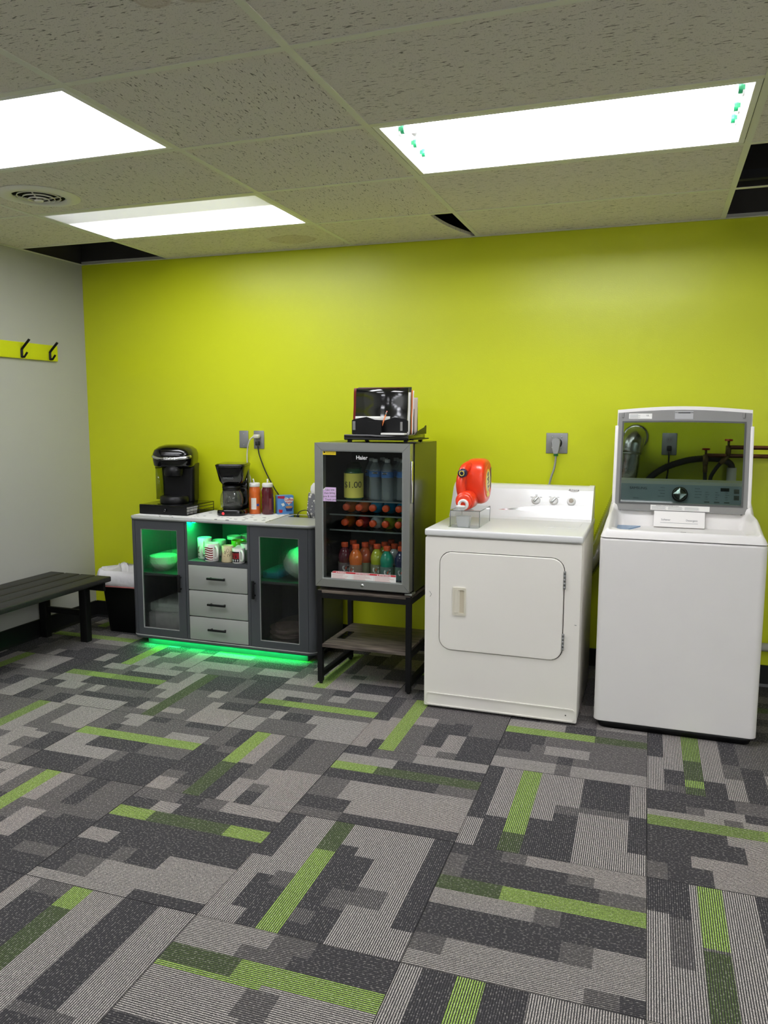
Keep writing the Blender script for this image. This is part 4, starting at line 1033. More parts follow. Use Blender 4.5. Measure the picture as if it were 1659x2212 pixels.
# ------------------------------------------------------------------ drinks
BOT = {}
def sports_bottle(x, y, z, col, label, lying=False, face=-1.9, logo=False, group='sports drinks in the fridge'):
    key = col
    t = thing('sports_drink_bottle', label, 'bottle', (x, y, z), 0, group)
    m = mat('drink_%02x%02x%02x' % col, col, .12, coat=.5, var=.08)
    prof = [(.0, .0), (.031, .0), (.0345, .006), (.0345, .06), (.0325, .078), (.0345, .092), (.036, .105), (.0345, .122), (.026, .142), (.016, .156), (.0155, .165)]
    cap = [(.0175, .16), (.0185, .162), (.0185, .182), (.017, .185), (.0, .185)]
    ax = 'z'
    if key not in BOT:
        b = MB().lathe((0, 0, 0), prof, 22).build('body', m, t, True)
        c_ = MB().lathe((0, 0, 0), cap, 22).build('cap', ORANGE, t, True)
        l_ = band((0, 0, 0), .0347, -PI, PI - .001, .01, .079, 22, name='label_band', m=mat('drink_label_%02x' % (col[0] // 64), tuple(int(90 + .25 * v) for v in col), .4), parent=t, local=True)
        BOT[key] = (b.data, c_.data, l_.data)
    else:
        for nm, d in zip(('body', 'cap', 'label_band'), BOT[key]):
            o = bpy.data.objects.new(nm, d); COL.objects.link(o); o.parent = t
    if lying: t.rotation_euler = (PI / 2, 0, 0)
    if logo:
        text('G', .054, (0, 0, 0), (1, 0, 0), (0, 0, 1), INKW, t, name='letter_logo', fn=on_cyl((0, 0, 0), .0352, face, .05), local=True, bold=.001, depth=.0002)
        q = MB(); wrap_poly(q, [[(-.002, .042), (.007, .051), (.003, .051), (.009, .061), (-.004, .052), (.0, .052)]], (0, 0, 0), .0362, face, 0)
        q.build('bolt_logo', ORANGE, t, True)
    return t
ZFL = ZB + .0355
front = [(-1.553, 3.825, (92, 30, 44), 'dark red sports drink at the front left of the bottom shelf', -1.05), (-1.474, 3.785, (214, 104, 36), 'orange sports drink at the front of the bottom shelf', -2.0),
         (-1.37, 3.83, (176, 184, 50), 'lime yellow sports drink at the front of the bottom shelf', -1.45), (-1.3, 3.785, (30, 150, 120), 'teal sports drink at the front of the bottom shelf', -1.2), (-1.228, 3.805, (36, 42, 84), 'navy sports drink at the front right of the bottom shelf', -1.3)]
for x, y, c, lb_, fc in front: sports_bottle(x, y, ZFL, c, lb_, logo=True, face=fc)
back = [(-1.535, 3.905, (92, 30, 44), 'second dark red drink, behind the front left one'), (-1.45, 3.862, (190, 80, 40), 'rust orange drink right behind the front orange one'), (-1.44, 3.945, (190, 80, 40), 'rust orange drink third from the door'),
        (-1.355, 3.91, (176, 184, 50), 'second lime yellow drink, behind the front one'), (-1.345, 3.99, (150, 60, 40), 'brick red drink at the back of the bottom shelf'), (-1.285, 3.865, (190, 196, 196), 'clear grey drink right behind the teal one'),
        (-1.27, 3.945, (190, 196, 196), 'clear grey drink third from the door, behind the teal one'), (-1.215, 3.89, (36, 42, 84), 'second navy drink, behind the front right one'), (-1.207, 3.982, (36, 42, 84), 'third navy drink at the back right of the bottom shelf')]
for x, y, c, lb_ in back: sports_bottle(x, y, ZFL, c, lb_)
names = ('leftmost', 'second from left', 'middle', 'second from right', 'rightmost')
for row, z, cs, zr in (('upper', .897, ((200, 110, 30), (200, 90, 26), (30, 130, 170), (30, 130, 170), (30, 120, 160)), 0), ('middle', .815, ((150, 80, 20), (130, 26, 30), (176, 180, 184), (150, 160, 40), (130, 140, 40)), 1)):
    for k, (x, c) in enumerate(zip((-1.532, -1.46, -1.385, -1.312, -1.24) if not zr else (-1.541, -1.458, -1.384, -1.314, -1.243), cs)):
        t = sports_bottle(x, 3.79 + .185, z + .0362, c, '%s of the drinks lying cap-out on the %s glass shelf' % (names[k], row), lying=True, group='drinks lying on the glass shelves')
WBT = clear('clear_bottle', (228, 236, 238), ior=1.4, rough=.06, haze=.2, hazecol=(214, 222, 226))
WAT = mat('water_label', (70, 120, 190), .35, var=.25, vscale=40)
wproto = None
def water(x, y, label, k):
    global wproto
    z = .9725
    if wproto is None:
        t = thing('water_bottle', label, 'bottle', (x, y, z), 0, 'water bottles on the top shelf')
        prof = [(.0, .0), (.026, .0), (.0315, .006)]
        for i in range(9): prof += [(.0315, .012 + i * .012), (.0298, .018 + i * .012)]
        prof += [(.0318, .124), (.0318, .152), (.029, .166), (.018, .188), (.0125, .196), (.0125, .2)]
        MB().lathe((0, 0, 0), prof, 22).build('body', WBT, t, True)
        MB().lathe((0, 0, 0), [(.0142, .199), (.0142, .213), (.013, .215), (.0, .215)], 18).build('cap', mat('frosted_white_cap', (206, 210, 212), .4), t, True)
        lb = band((0, 0, 0), .0323, -PI, PI - .001, .122, .152, 24, name='label_band', m=WAT, parent=t, local=True)
        band((0, 0, 0), .0328, -2.1, -1.4, .138, .149, 8, name='name_block', m=INK, parent=lb, local=True)
        text('KIRKLAND', .007, (0, 0, 0), (1, 0, 0), (0, 0, 1), INKW, lb, fn=on_cyl((0, 0, 0), .0334, -1.75, .1435), local=True, depth=.0001)
        wproto = t
    else:
        t = copy_tree(wproto); t.location = (x, y, z); t.rotation_euler.z = k; t['label'] = label
for i, (x, y, lb_) in enumerate(((-1.308, 3.812, 'water bottle nearest the glass on the top shelf'), (-1.384, 3.835, 'water bottle beside the price jar, front row'), (-1.234, 3.84, 'rightmost water bottle in the front row of the top shelf'), (-1.43, 3.905, 'water bottle behind the price jar'),
                                 (-1.352, 3.905, 'middle water bottle in the second row of the top shelf'), (-1.272, 3.9, 'right water bottle in the second row of the top shelf'), (-1.395, 3.98, 'left water bottle in the back row of the top shelf'), (-1.315, 3.975, 'right water bottle in the back row of the top shelf'))):
    water(x, y, lb_, (.0, .5, .9, -.6, .2, 1.4, .3, 2.)[i])
t = thing('price_jar', 'jar wrapped in yellow paper with a price on it', 'jar', (-1.5, 3.825, .9725))
JG = clear('green_jar_glass', (150, 190, 160), ior=1.45)
MB().lathe((-1.5, 3.825, .9725), [(.0, .0), (.048, .0), (.0505, .004), (.0505, .14), (.046, .15), (.04, .157), (.04, .168)], 32).build('jar_body', mat('green_glazed_jar', (30, 80, 50), .2, coat=.3), t)
MB().lathe((-1.5, 3.825, .9725), [(.0425, .162), (.0425, .17), (.04, .174), (.03, .195), (.0, .197)], 28).build('jar_lid', JG, t)
o = band((-1.5, 3.825, 0), .0508, -PI, PI - .001, .984, 1.112, 32, name='paper_wrap', m=mat('yellow_paper', (226, 214, 96), .6), parent=t)
text('$1.00', .047, (0, 0, 0), (1, 0, 0), (0, 0, 1), INK, t, name='price_lettering', fn=on_cyl((-1.5, 3.825), .0516, -1.33, 1.052), depth=.0002)

# ------------------------------------------------------------------ desk organizer on the fridge
ZO = ZTOP
og = thing('desk_organizer', 'black desk file organizer standing on the fridge', 'organizer', (-1.35, 3.9, ZO))
MB().box(-1.53, -1.18, 3.76, 4.06, ZO + .012, ZO + .04, bev=.005).build('base_tray', GLOSS, og)
for x in (-1.515, -1.21):
    for y in (3.775, 4.03): MB().box(x, x + .02, y, y + .015, ZO, ZO + .013).build('foot', BLACK, og)
MB().box(-1.195, -1.165, 3.80, 4.08, ZO + .012, ZO + .018).build('side_foot', BLACK, og)
prof = [(-1.505, ZO + .041), (-1.505, ZO + .112), (-1.49, ZO + .118), (-1.425, ZO + .13), (-1.38, ZO + .115), (-1.325, ZO + .112), (-1.27, ZO + .128), (-1.21, ZO + .118), (-1.2, ZO + .11), (-1.2, ZO + .055), (-1.3, ZO + .041)]
MB().prism(prof, 'y', 3.812, 3.82).build('front_pocket', BLACK, og)
cu_ = MB()
cu_.frame([(-1.405, 3.775), (-1.33, 3.775), (-1.33, 3.812), (-1.405, 3.812)], [(-1.401, 3.779), (-1.334, 3.779), (-1.334, 3.808), (-1.401, 3.808)], 'z', ZO + .044, ZO + .106)
cu_.box(-1.405, -1.33, 3.775, 3.812, ZO + .04, ZO + .044)
cu_.build('pen_cup', BLACK, og)
MB().box(-1.5, -1.485, 3.8105, 3.812, ZO + .062, ZO + .107).build('pale_tab', GREYPL, og)
MB().box(-1.24, -1.228, 3.8105, 3.812, ZO + .06, ZO + .105).build('pale_tab', GREYPL, og)
for y, h, x1 in ((3.905, .235, -1.213), (3.955, .19, -1.211), (4.0, .2, -1.205)):
    MB().prism([(-1.49, ZO + .04), (x1, ZO + .04), (x1, ZO + h - .02), (x1 - .02, ZO + h), (-1.47, ZO + h), (-1.49, ZO + h - .02)], 'y', y, y + .004).build('divider', BLACK, og)
SM = MB().prism([(3.86, ZO + .04), (4.055, ZO + .04), (4.055, ZO + .085), (4.03, ZO + .075), (3.9, ZO + .055)], 'x', -1.178, -1.172).build('side_bracket', BLACK, og)
def sheet(y0, y1, x0, x1, h, m, name, label, cat, tilt=.02, z0=ZO + .0405):
    n = 10; b = MB(); rs = []
    for i in range(n + 1):
        z = z0 + (h) * i / n; dy = tilt * (i / n) + .0015 * math.sin(i * 1.3)
        rs.append([(x0, y0 + dy, z), (x1, y0 + dy, z), (x1, y1 + dy, z), (x0, y1 + dy, z)])
    b.rings(rs, sm=False); b.s = [len(f) == 4 and abs(b.v[f[0]][0] - b.v[f[1]][0]) > .05 for f in b.f]

    return solo(b, name, m, label, cat, ((x0 + x1) / 2, (y0 + y1) / 2, z0))
PFILM = mat('glossy_black_film', (14, 15, 16), .14, coat=.8, bump=.35, bscale=7)
sheet(3.834, 3.838, -1.497, -1.212, .236, PFILM, 'folder', 'glossy black folder at the front of the organizer', 'folder', .024)
sheet(3.8245, 3.828, -1.49, -1.30, .092, PAPER, 'paper_sheet', 'white sheet peeking over the organizer front pocket', 'paper', .0)
sheet(3.845, 3.852, -1.513, -1.24, .238, mat('dark_red_folder', (120, 26, 28), .4), 'folder', 'dark red folder behind the glossy black one', 'folder', .02)
sheet(3.86, 3.864, -1.5, -1.207, .215, PAPER, 'paper_stack', 'white papers behind the red folder', 'paper', .02)
sheet(3.876, 3.881, -1.5, -1.206, .242, mat('dark_magazine', (60, 62, 50), .3, var=.6, vscale=20), 'magazine', 'folded magazine with a pale top edge in the organizer', 'magazine', .015)
sheet(3.915, 3.9175, -1.49, -1.212, .228, mat('orange_folder', (220, 110, 50), .5), 'folder', 'orange folder near the back of the organizer', 'folder', .02)
sheet(3.93, 3.933, -1.5, -1.209, .225, PAPER, 'paper_stack', 'white papers behind the orange folder', 'paper', .015)
sheet(3.965, 3.973, -1.525, -1.2, .19, mat('pale_paper', (206, 190, 178), .7), 'paper_stack', 'pale papers at the back left of the organizer', 'paper', .015)
solo(MB().box(-1.33, -1.205, 3.768, 3.811, ZO + .0405, ZO + .049), 'note_stack', PAPER, 'small stack of white slips in the organizer tray', 'paper', (-1.27, 3.79, ZO + .0405))
pc = solo(MB().cyl((-1.345, 3.79, ZO + .046), (-1.314, 3.8, ZO + .142), .0035, n=6), 'pencil', mat('orange_pencil', (216, 120, 60), .4), 'orange pencil leaning in the organizer cup', 'pencil', (-1.345, 3.79, ZO + .046))
MB().cyl((-1.314, 3.8, ZO + .142), (-1.3108, 3.801, ZO + .152), .0037, n=8).build('ferrule', STEEL, pc)
MB().cyl((-1.3108, 3.801, ZO + .152), (-1.3082, 3.8018, ZO + .16), .0036, n=8).build('eraser', mat('pink_eraser', (200, 120, 110), .7), pc)
# ------------------------------------------------------------------ dryer
d = thing('dryer', 'white front-loading dryer with a square door', 'dryer', (-.66, 3.9, 0))
ax0, ax1, ay0, ay1 = -1.022, -.296, 3.54, 4.22
ZDK = .881
def front_panel():
    b = MB(); b.box(ax0, ax1, ay0 + .012, ay1, .006, .845, bev=.006); return b
front_panel().build('body', DRYW, d)
# front skin with a recess for the door
o4 = rrect(ax0, ax1, .012, .842, .006, 6); i4 = rrect(-.952, -.367, .298, .778, .06, 6)
MB().frame(o4, i4, 'y', ay0, ay0 + .013).build('front_panel', DRYW, d)
i5 = rrect(-.956, -.363, .294, .782, .062, 6)
MB().prism(rrect(-.953, -.366, .297, .779, .06, 6), 'y', ay0 + .008, ay0 + .0119).build('door_gap_shade', mat('painted_gap_shade', (60, 60, 58), .7), d)  # dark sheet standing in for the shade inside the door gap
dd = MB().prism(rrect(-.9485, -.371, .3015, .7745, .057, 8), 'y', ay0 - .006, ay0 + .012).build('door', DRYW, d)
md = dd.modifiers.new('edge', 'BEVEL'); md.width = .004; md.segments = 3; md.limit_method = 'ANGLE'
hd_ = MB().frame(rrect(-.884, -.820, .474, .608, .006, 3), rrect(-.873, -.828, .486, .597, .004, 3), 'y', ay0 - .011, ay0 - .005).build('handle_frame', IVORY, dd)
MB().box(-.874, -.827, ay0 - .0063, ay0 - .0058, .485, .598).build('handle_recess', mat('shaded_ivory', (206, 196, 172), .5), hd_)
MB().prism([(-.8735, ay0 - .0065), (-.8735, ay0 - .014), (-.858, ay0 - .012), (-.85, ay0 - .0065)], 'z', .487, .596).build('handle_grip', IVORY, hd_)
for z0, z1 in ((.638, .72), (.353, .43)):
    h_ = MB()
    h_.box(-.372, -.362, ay0 - .008, ay0 - .001, z0, z1, bev=.002)
    h_ = h_.build('hinge', PLATE, d)
    for k in range(5):
        z = z0 + .006 + k * (z1 - z0 - .012) / 4
        MB().cyl((-.367, ay0 - .009, z - .006), (-.367, ay0 - .009, z + .006), .0045, n=10).build('hinge_knuckle', PLATE, h_)
# toe panel groove
MB().frame(rrect(-1.012, -.306, .018, .078, .012, 5), rrect(-1.008, -.31, .018 + .002, .073, .010, 5), 'y', ay0 - .004, ay0 + .001).build('toe_panel_rib', DRYW, d)
MB().lathe((-.345, ay0, .045), [(.0, -.0012), (.003, -.001), (.003, .001)], 8, axis='y').build('screw', INK, d)
MB().tube([(-1.0, ay0 - .0012, .58), (-.99, ay0 - .0012, .565), (-.997, ay0 - .0012, .552)], .0008, 4).build('scuff', GREYPL, d)
MB().tube([(-.318, ay0 - .0012, .475), (-.309, ay0 - .0012, .474)], .0012, 4).build('scuff', INKG, d)
# worktop
MB().box(ax0 - .004, ax1 + .004, ay0 - .006, ay1, .848, ZDK, bev=.008, seg=3).build('top', WHITE, d)
lid = MB().prism(rrect(-.50, -.335, 3.78, 3.985, .012, 4), 'z', ZDK, ZDK + .0015).build('lint_lid', WHITE, d)
# console: sloped face with chrome sweep
cz0, cz1 = ZDK, 1.05
def cface(z): return 4.03 + (z - cz0) / (cz1 - cz0) * .095          # y of the face at height z
poly = [(4.02, cz0), (4.03, cz0 + .012), (cface(.97) , .97), (cface(1.03), 1.03), (4.135, cz1 - .004), (4.15, cz1), (4.2, cz1), (4.215, cz1 - .02), (4.215, cz0)]
MB().prism(poly, 'x', -1.0, -.322).build('console', WHITE, d)
for xa, xb in ((-1.03, -1.0), (-.322, -.296)):
    MB().prism([(4.012, cz0)] + [(p[0] - .004, p[1]) for p in poly[1:5]] + [(4.15, cz1 + .003), (4.2, cz1 + .003), (4.218, cz1 - .02), (4.218, cz0)], 'x', xa, xb).build('console_end_cap', WHITE, d)
nv = Vector((0, -(cz1 - cz0), .095)).normalized(); upc = Vector((0, .095, cz1 - cz0)).normalized()
def cp_(x, z, off=.0): return Vector((x, cface(z) - .0, z)) + nv * off
sw = []
for k in range(21):
    u = k / 20; x = -.99 + .665 * u
    sw.append((x, cz0 + .022 + .05 * math.sin(min(1, u * 1.15) * PI / 2) ** 1.6))
b = MB(); top = [cp_(x, z, .0035)[:] for x, z in sw]; bot = [cp_(x, cz0 + .008, .0035)[:] for x, z in sw]
vs = top + bot; n = len(top)
b.add(vs, [(i, i + 1, n + i + 1, n + i) for i in range(n - 1)]); b.build('chrome_sweep', CHROME, d)
for x, kind in ((-.583, 1), (-.492, 1), (-.403, 0)):
    c = cp_(x, .975)
    M = Matrix((Vector((1, 0, 0)), upc, nv)).transposed().to_4x4(); M.translation = c
    def tf(mb): return mb.xf(lambda a, e, f: (M @ Vector((a, e, f)))[:])
    kb = tf(MB().lathe((0, 0, 0), [(.022, .0), (.0225, .004), (.019, .012), (.017, .014), (.0, .014)], 24)).build('knob', WHITE, d)
    if kind:
        tf(MB().box(-.0055, .0055, -.017, .017, .013, .022, bev=.002).xf(lambda a, e, f: (a * .8 + e * .6, -a * .6 + e * .8, f))).build('knob_grip', STEEL, kb)
        for a in ((2.5, 1.57, .64) if x < -.55 else (2.3, .8)):
            tf(MB().box(.03 * math.cos(a) - .006, .03 * math.cos(a) + .006, .03 * math.sin(a) - .001, .03 * math.sin(a) + .001, .003, .0036)).build('dial_mark', INKG, d)
        tf(MB().box(-.02, .02, -.034, -.0322, .003, .0036)).build('dial_caption', INKG, d)
    else:
        tf(MB().lathe((0, 0, .014), [(.012, .0), (.0115, .003), (.0, .003)], 20)).build('push_button', mat('taupe_button', (170, 160, 146), .4), kb)
bd = cp_(-.395, 1.031, .003)
eb = MB().lathe((0, 0, 0), [(.0, .0015), (.02, .0012), (.021, .0)], 24).xf(lambda a, e, f: (bd + Vector((1, 0, 0)) * a * 1.25 + upc * e * .42 + nv * f)[:]).build('badge', WHITE2, d)
text('Amana', .0145, bd + nv * .0018, (1, 0, 0), upc, INK, d, sx=1.3)

# acrylic stand, detergent bottle, cup
ZS = ZDK
t = thing('acrylic_stand', 'clear acrylic riser under the red detergent bottle', 'stand', (-.855, 3.75, ZS))
ACR = clear('clear_acrylic', (236, 240, 238), ior=1.5)
EDGE = clear('acrylic_edge', (150, 160, 158), ior=1.5, haze=.2, hazecol=(190, 196, 194))
qx0, qx1, qy0, qy1, qz = -.93, -.785, 3.645, 3.885, ZS + .08
MB().box(qx0, qx1, qy0, qy1, qz - .003, qz).build('top_sheet', ACR, t)
MB().box(qx0, qx0 + .003, qy0, qy1, ZS, qz - .003).build('side_sheet', ACR, t)
MB().box(qx1 - .003, qx1, qy0, qy1, ZS, qz - .003).build('side_sheet', ACR, t)
for x in (qx0, qx1):
    MB().tube([(x, qy0, ZS + .002), (x, qy0, qz - .002)], .0016, 6).build('polished_edge', EDGE, t)
    MB().tube([(x, qy1, ZS + .002), (x, qy1, qz - .002)], .0014, 6).build('polished_edge', EDGE, t)
    MB().tube([(x, qy0, qz - .002), (x, qy1, qz - .002)], .0016, 6).build('polished_edge', EDGE, t)
MB().tube([(qx0, qy0, qz - .002), (qx1, qy0, qz - .002)], .0016, 6).build('polished_edge', EDGE, t)
MB().prism(rrect(qx0 - .003, qx1 - .0, qy0 - .03, qy0 + .06, .01, 4), 'z', ZS, ZS + .0025).build('foot_plate', ACR, t)
t = thing('measuring_cup', 'small frosted measuring cup on the clear riser foot', 'cup', (-.862, 3.64, ZS + .0025))
CUPM = clear('frosted_plastic', (220, 224, 224), ior=1.4, rough=.3, haze=.35, hazecol=(230, 232, 232))
rr0 = [(x, y) for x, y in rrect(-.89, -.834, 3.622, 3.662, .008, 4)]
rr1 = [(x, y) for x, y in rrect(-.897, -.827, 3.617, 3.667, .008, 4)]
MB().rings([[(x, y, ZS + .0028) for x, y in rr0], [(x, y, ZS + .054) for x, y in rr1]], cap1=False, sm=False).build('cup_wall', CUPM, t)
t = thing('detergent_bottle', 'red laundry detergent bottle with a white tap on the dryer', 'bottle', (-.85, 3.77, qz))
REDB = mat('red_orange_plastic', (232, 62, 28), .3, coat=.2, var=.04)
# side outline (y, z) of the bottle lying on its spout side
cz_ = 1.085
outl = []
N = 40
for k in range(N):
    a = 2 * PI * k / N
    y = 3.808 + .108 * abs(math.cos(a)) ** .75 * math.copysign(1, math.cos(a))
    z = 1.092 + .112 * abs(math.sin(a)) ** .75 * math.copysign(1, math.sin(a))
    if z < 1.03: z = max(z, qz + .02 + .0)                       # sits on the riser
    outl.append((y, z))
rs = []
for xo, s_ in ((-.05, .80), (-.047, .88), (-.04, .95), (-.026, .99), (0, 1.0), (.026, .99), (.04, .95), (.047, .88), (.05, .80)):
    rs.append([(-.832 + xo, 3.80 + (y - 3.80) * s_, 1.09 + (z - 1.09) * s_) for y, z in outl])
MB().rings(rs).build('body', REDB, t)
# handle strut in front of the body, with a gap behind it
MB().tube(smooth_path([(-.862, 3.73, 1.172), (-.876, 3.69, 1.155), (-.884, 3.664, 1.11), (-.884, 3.66, 1.07), (-.876, 3.67, 1.03), (-.862, 3.71, 1.01)], 6), .021, 14, flat=1.15).build('handle', REDB, t)
MB().lathe((-.874, 3.652, 1.14), [(.0, -.016), (.0, -.016), (.02, -.014), (.022, .02)], 22, axis='y').build('vent_cap', mat('navy_plastic', (28, 34, 60), .35), t)
MB().lathe((-.874, 3.637, 1.14), [(.009, -.002), (.013, -.002), (.013, .0), (.009, .0), (.009, -.002)], 20, axis='y', cap0=False, cap1=False).build('vent_ring', mat('yellow_plastic', (222, 196, 80), .4), t)
MB().lathe((-.858, 3.632, 1.008), [(.036, .0), (.044, .004), (.045, .04), (.046, .055), (.046, .11)], 30, axis='y').build('spout_neck', REDB, t)
rc = MB().lathe((-.858, 3.62, 1.004), [(.0, .0), (.028, .0), (.038, .004), (.04, .016)], 30, axis='y').build('spout_cap', RED if False else REDB, t)
MB().lathe((-.860, 3.6135, .993), [(.012, .0), (.02, -.004), (.026, .0), (.027, .015), (.012, .0)], 26, axis='y', cap0=False, cap1=False).build('tap_ring', PAPER, rc)
MB().box(-.892, -.848, 3.600, 3.612, .978, .99, bev=.004).build('tap_lever', PAPER, rc)
MB().cyl((-.862, 3.615, .985), (-.862, 3.612, .966), .011, .009, n=16).build('tap_spout', PAPER, rc)
# label on the side that faces right
lx = -.832 + .0525
def ell(cy0, cz0_, ry, rz_, n=26): return [(cy0 + ry * math.cos(2 * PI * k / n), cz0_ + rz_ * math.sin(2 * PI * k / n)) for k in range(n)]
YEL = mat('yellow_print', (236, 206, 60), .4); ORG = mat('orange_print', (236, 90, 30), .4); NAV = mat('navy_ink', (30, 34, 90), .4)
lab = MB().prism(ell(3.806, 1.095, .073, .082), 'x', lx - .008, lx - .0005).build('label', ORG, t)
MB().prism(ell(3.80, 1.095, .052, .058), 'x', lx - .0005, lx + .0003).build('label_ring', YEL, lab)
MB().prism(ell(3.80, 1.095, .044, .05), 'x', lx + .0003, lx + .0007).build('label_field', mat('pale_yellow_print', (244, 232, 170), .4), lab)
text('Tide', .05, (lx + .0012, 3.80, 1.095), (0, -.35, .94), (0, -.94, -.35), NAV, lab, bold=.0006)
MB().prism([(3.85, 1.15), (3.872, 1.16), (3.875, 1.06), (3.855, 1.05)], 'x', lx - .0005, lx + .0003).build('navy_flash', NAV, lab)
MB().prism([(3.77, 1.035), (3.83, 1.04), (3.84, 1.02), (3.79, 1.014)], 'x', lx - .0005, lx + .0003).build('yellow_flash', YEL, lab)

# dryer outlet and cord
t = thing('dryer_outlet', 'large square steel outlet plate above the dryer', 'outlet', (-.525, YW, 1.262))
MB().box(-.584, -.466, YW - .006, YW, 1.205, 1.318, bev=.003).build('plate', PLATE, t)
MB().lathe((-.525, YW - .006, 1.262), [(.0, -.004), (.027, -.004), (.029, .0)], 26, axis='y').build('receptacle', BLACK, t)
for x in (-.55, -.5):
    for z in (1.235, 1.295): MB().lathe((x, YW - .006, z), [(.0, -.002), (.004, -.0015), (.0045, .0)], 10, axis='y').build('screw', STEEL, t)
CORD = mat('grey_cord', (150, 152, 150), .45)
c = solo(MB().tube(smooth_path([(-.525, YW - .03, 1.215), (-.526, YW - .028, 1.17), (-.533, YW - .03, 1.12), (-.548, YW - .034, 1.07), (-.56, YW - .04, 1.0), (-.56, YW - .05, .9), (-.56, YW - .05, .7)], 6), .0105, 10, flat=.55), 'power_cord', CORD, 'thick grey dryer cord hanging from the square outlet', 'power cord', (-.525, YW, 1.2))
MB().prism([(-.547, 1.27), (-.541, 1.225), (-.535, 1.205), (-.515, 1.205), (-.509, 1.225), (-.503, 1.27), (-.508, 1.285), (-.525, 1.292), (-.542, 1.285)], 'y', YW - .055, YW - .011).build('plug', CORD, c)
MB().cyl((-.525, YW - .03, 1.192), (-.525, YW - .03, 1.208), .0125, n=14).build('green_tag', mat('green_tape', (40, 130, 60), .4), c)

# ------------------------------------------------------------------ washer
w = thing('washer', 'white top-loading washer with its tinted glass lid open', 'washer', (.12, 3.9, 0))
bx0, bx1, by0, by1 = -.222, .457, 3.555, 4.27
def wring(z, g=0.0, r=.03): return [(x, y, z) for x, y in rrect(bx0 - g, bx1 + g, by0 - g, by1 + g, r, 6)]
MB().rings([wring(.036, -.002), wring(.038), wring(.04), wring(.866), wring(.872), wring(.877, -.004)]).build('cabinet_body', WHITE2, w)
MB().rings([wring(.0, -.022), wring(.036, -.012)]).build('plinth', BLACK, w)
# deck as one moulded surface with the drum opening sunk into it
def sstep(a, b_, x): t_ = max(0, min(1, (x - a) / (b_ - a))); return t_ * t_ * (3 - 2 * t_)
def deck_h(x, y):
    hx = min(x - bx0, bx1 - x); hy = min(y - by0, 10)
    rail = .922 + .042 * sstep(3.57, 3.8, y) * (1 - sstep(.045, .085, hx)) + .05 * sstep(3.98, 4.07, y)
    edge = sstep(-.001, .03, min(hx, hy))
    h = .8785 + (rail - .8785) * (edge ** .5 if edge > 0 else 0)
    inset = min(hx - .036, y - by0 - .022)
    h -= .012 * sstep(0, .006, inset) * (1 - sstep(4.0, 4.05, y))
    ox_ = min(x - (-.178), .413 - x); oy_ = min(y - 3.635, 4.045 - y)
    k = sstep(0, .028, min(ox_, (y - 3.635))) * sstep(0, .07, 4.05 - y)
    return h - k * .15
NX, NY = 120, 110; vs = []; fs = []
def gx(i): u = i / NX; return bx0 + (bx1 - bx0) * u
def gy(j): u = j / NY; return by0 + (4.11 - by0) * u
for j in range(NY + 1):
    for i in range(NX + 1):
        x, y = gx(i), gy(j)
        # round the plan corners at the front
        hx = min(x - bx0, bx1 - x); hy = y - by0
        if hx < .03 and hy < .03:
            dx, dy = .03 - hx, .03 - hy; dd_ = max(1e-6, math.hypot(dx, dy)); k = max(dx, dy) / dd_
            x += (.03 - hx) * (1 - k) * (1 if x < .1 else -1); y += (.03 - hy) * (1 - k)
        vs.append((x, y, deck_h(gx(i), gy(j))))
fs = [(j * (NX + 1) + i, j * (NX + 1) + i + 1, (j + 1) * (NX + 1) + i + 1, (j + 1) * (NX + 1) + i) for j in range(NY) for i in range(NX)]
MB().add(vs, fs, 0, True).build('top_deck', WHITE2, w, fixn=False)
b = MB().lathe((.118, 3.83, .80), [(.235, -.012), (.245, .0), (.25, -.004), (.235, -.012)], 36, cap0=False, cap1=False).build('tub_ring', mat('grey_tub_ring', (190, 194, 198), .3), w)
MB().prism([(-.168, 3.78), (-.15, 3.76), (-.06, 3.98), (-.168, 3.98)], 'z', .845, .882).build('blue_balance_ring', mat('translucent_blue', (110, 150, 190), .3), w)
# soap drawer
yd0, zd0, yd1, zd1 = 3.995, .878, 4.025, .95
def dp(x, u, off=0.0): return Vector((x, yd0 + (yd1 - yd0) * u, zd0 + (zd1 - zd0) * u)) + Vector((0, -.923, .385)) * off
dw = MB().add([dp(x, u, o_)[:] for o_ in (0, .012) for x, u in ((0, 0), (.23, 0), (.23, 1), (0, 1))], [(0, 1, 2, 3), (4, 5, 6, 7), (0, 1, 5, 4), (1, 2, 6, 5), (2, 3, 7, 6), (3, 0, 4, 7)]).build('detergent_drawer', WHITE2, w)
up_d = Vector((0, yd1 - yd0, zd1 - zd0)).normalized()
text('Softener', .0125, dp(.055, .45, .0125), (1, 0, 0), up_d, INKG, dw); text('Detergent', .0125, dp(.172, .45, .0125), (1, 0, 0), up_d, INKG, dw)
MB().add([dp(x, u, .0126)[:] for x, u in ((.03, .25), (.2, .25), (.2, .27), (.03, .27))], [(0, 1, 2, 3)]).build('print_rule', INKG, dw)
lt = MB().box(.083, .165, 3.588, 3.612, .908, .9135, bev=.003).build('latch', mat('light_grey_plastic', (206, 204, 200), .4), w)
MB().box(.112, .134, 3.593, 3.604, .9135, .914).build('latch_slot', INK, lt)
for x in (-.13, .365): MB().lathe((x, 3.6, .9095), [(.008, .0), (.0075, .004), (.0, .0045)], 16).build('lid_bumper', WHITE2, w)
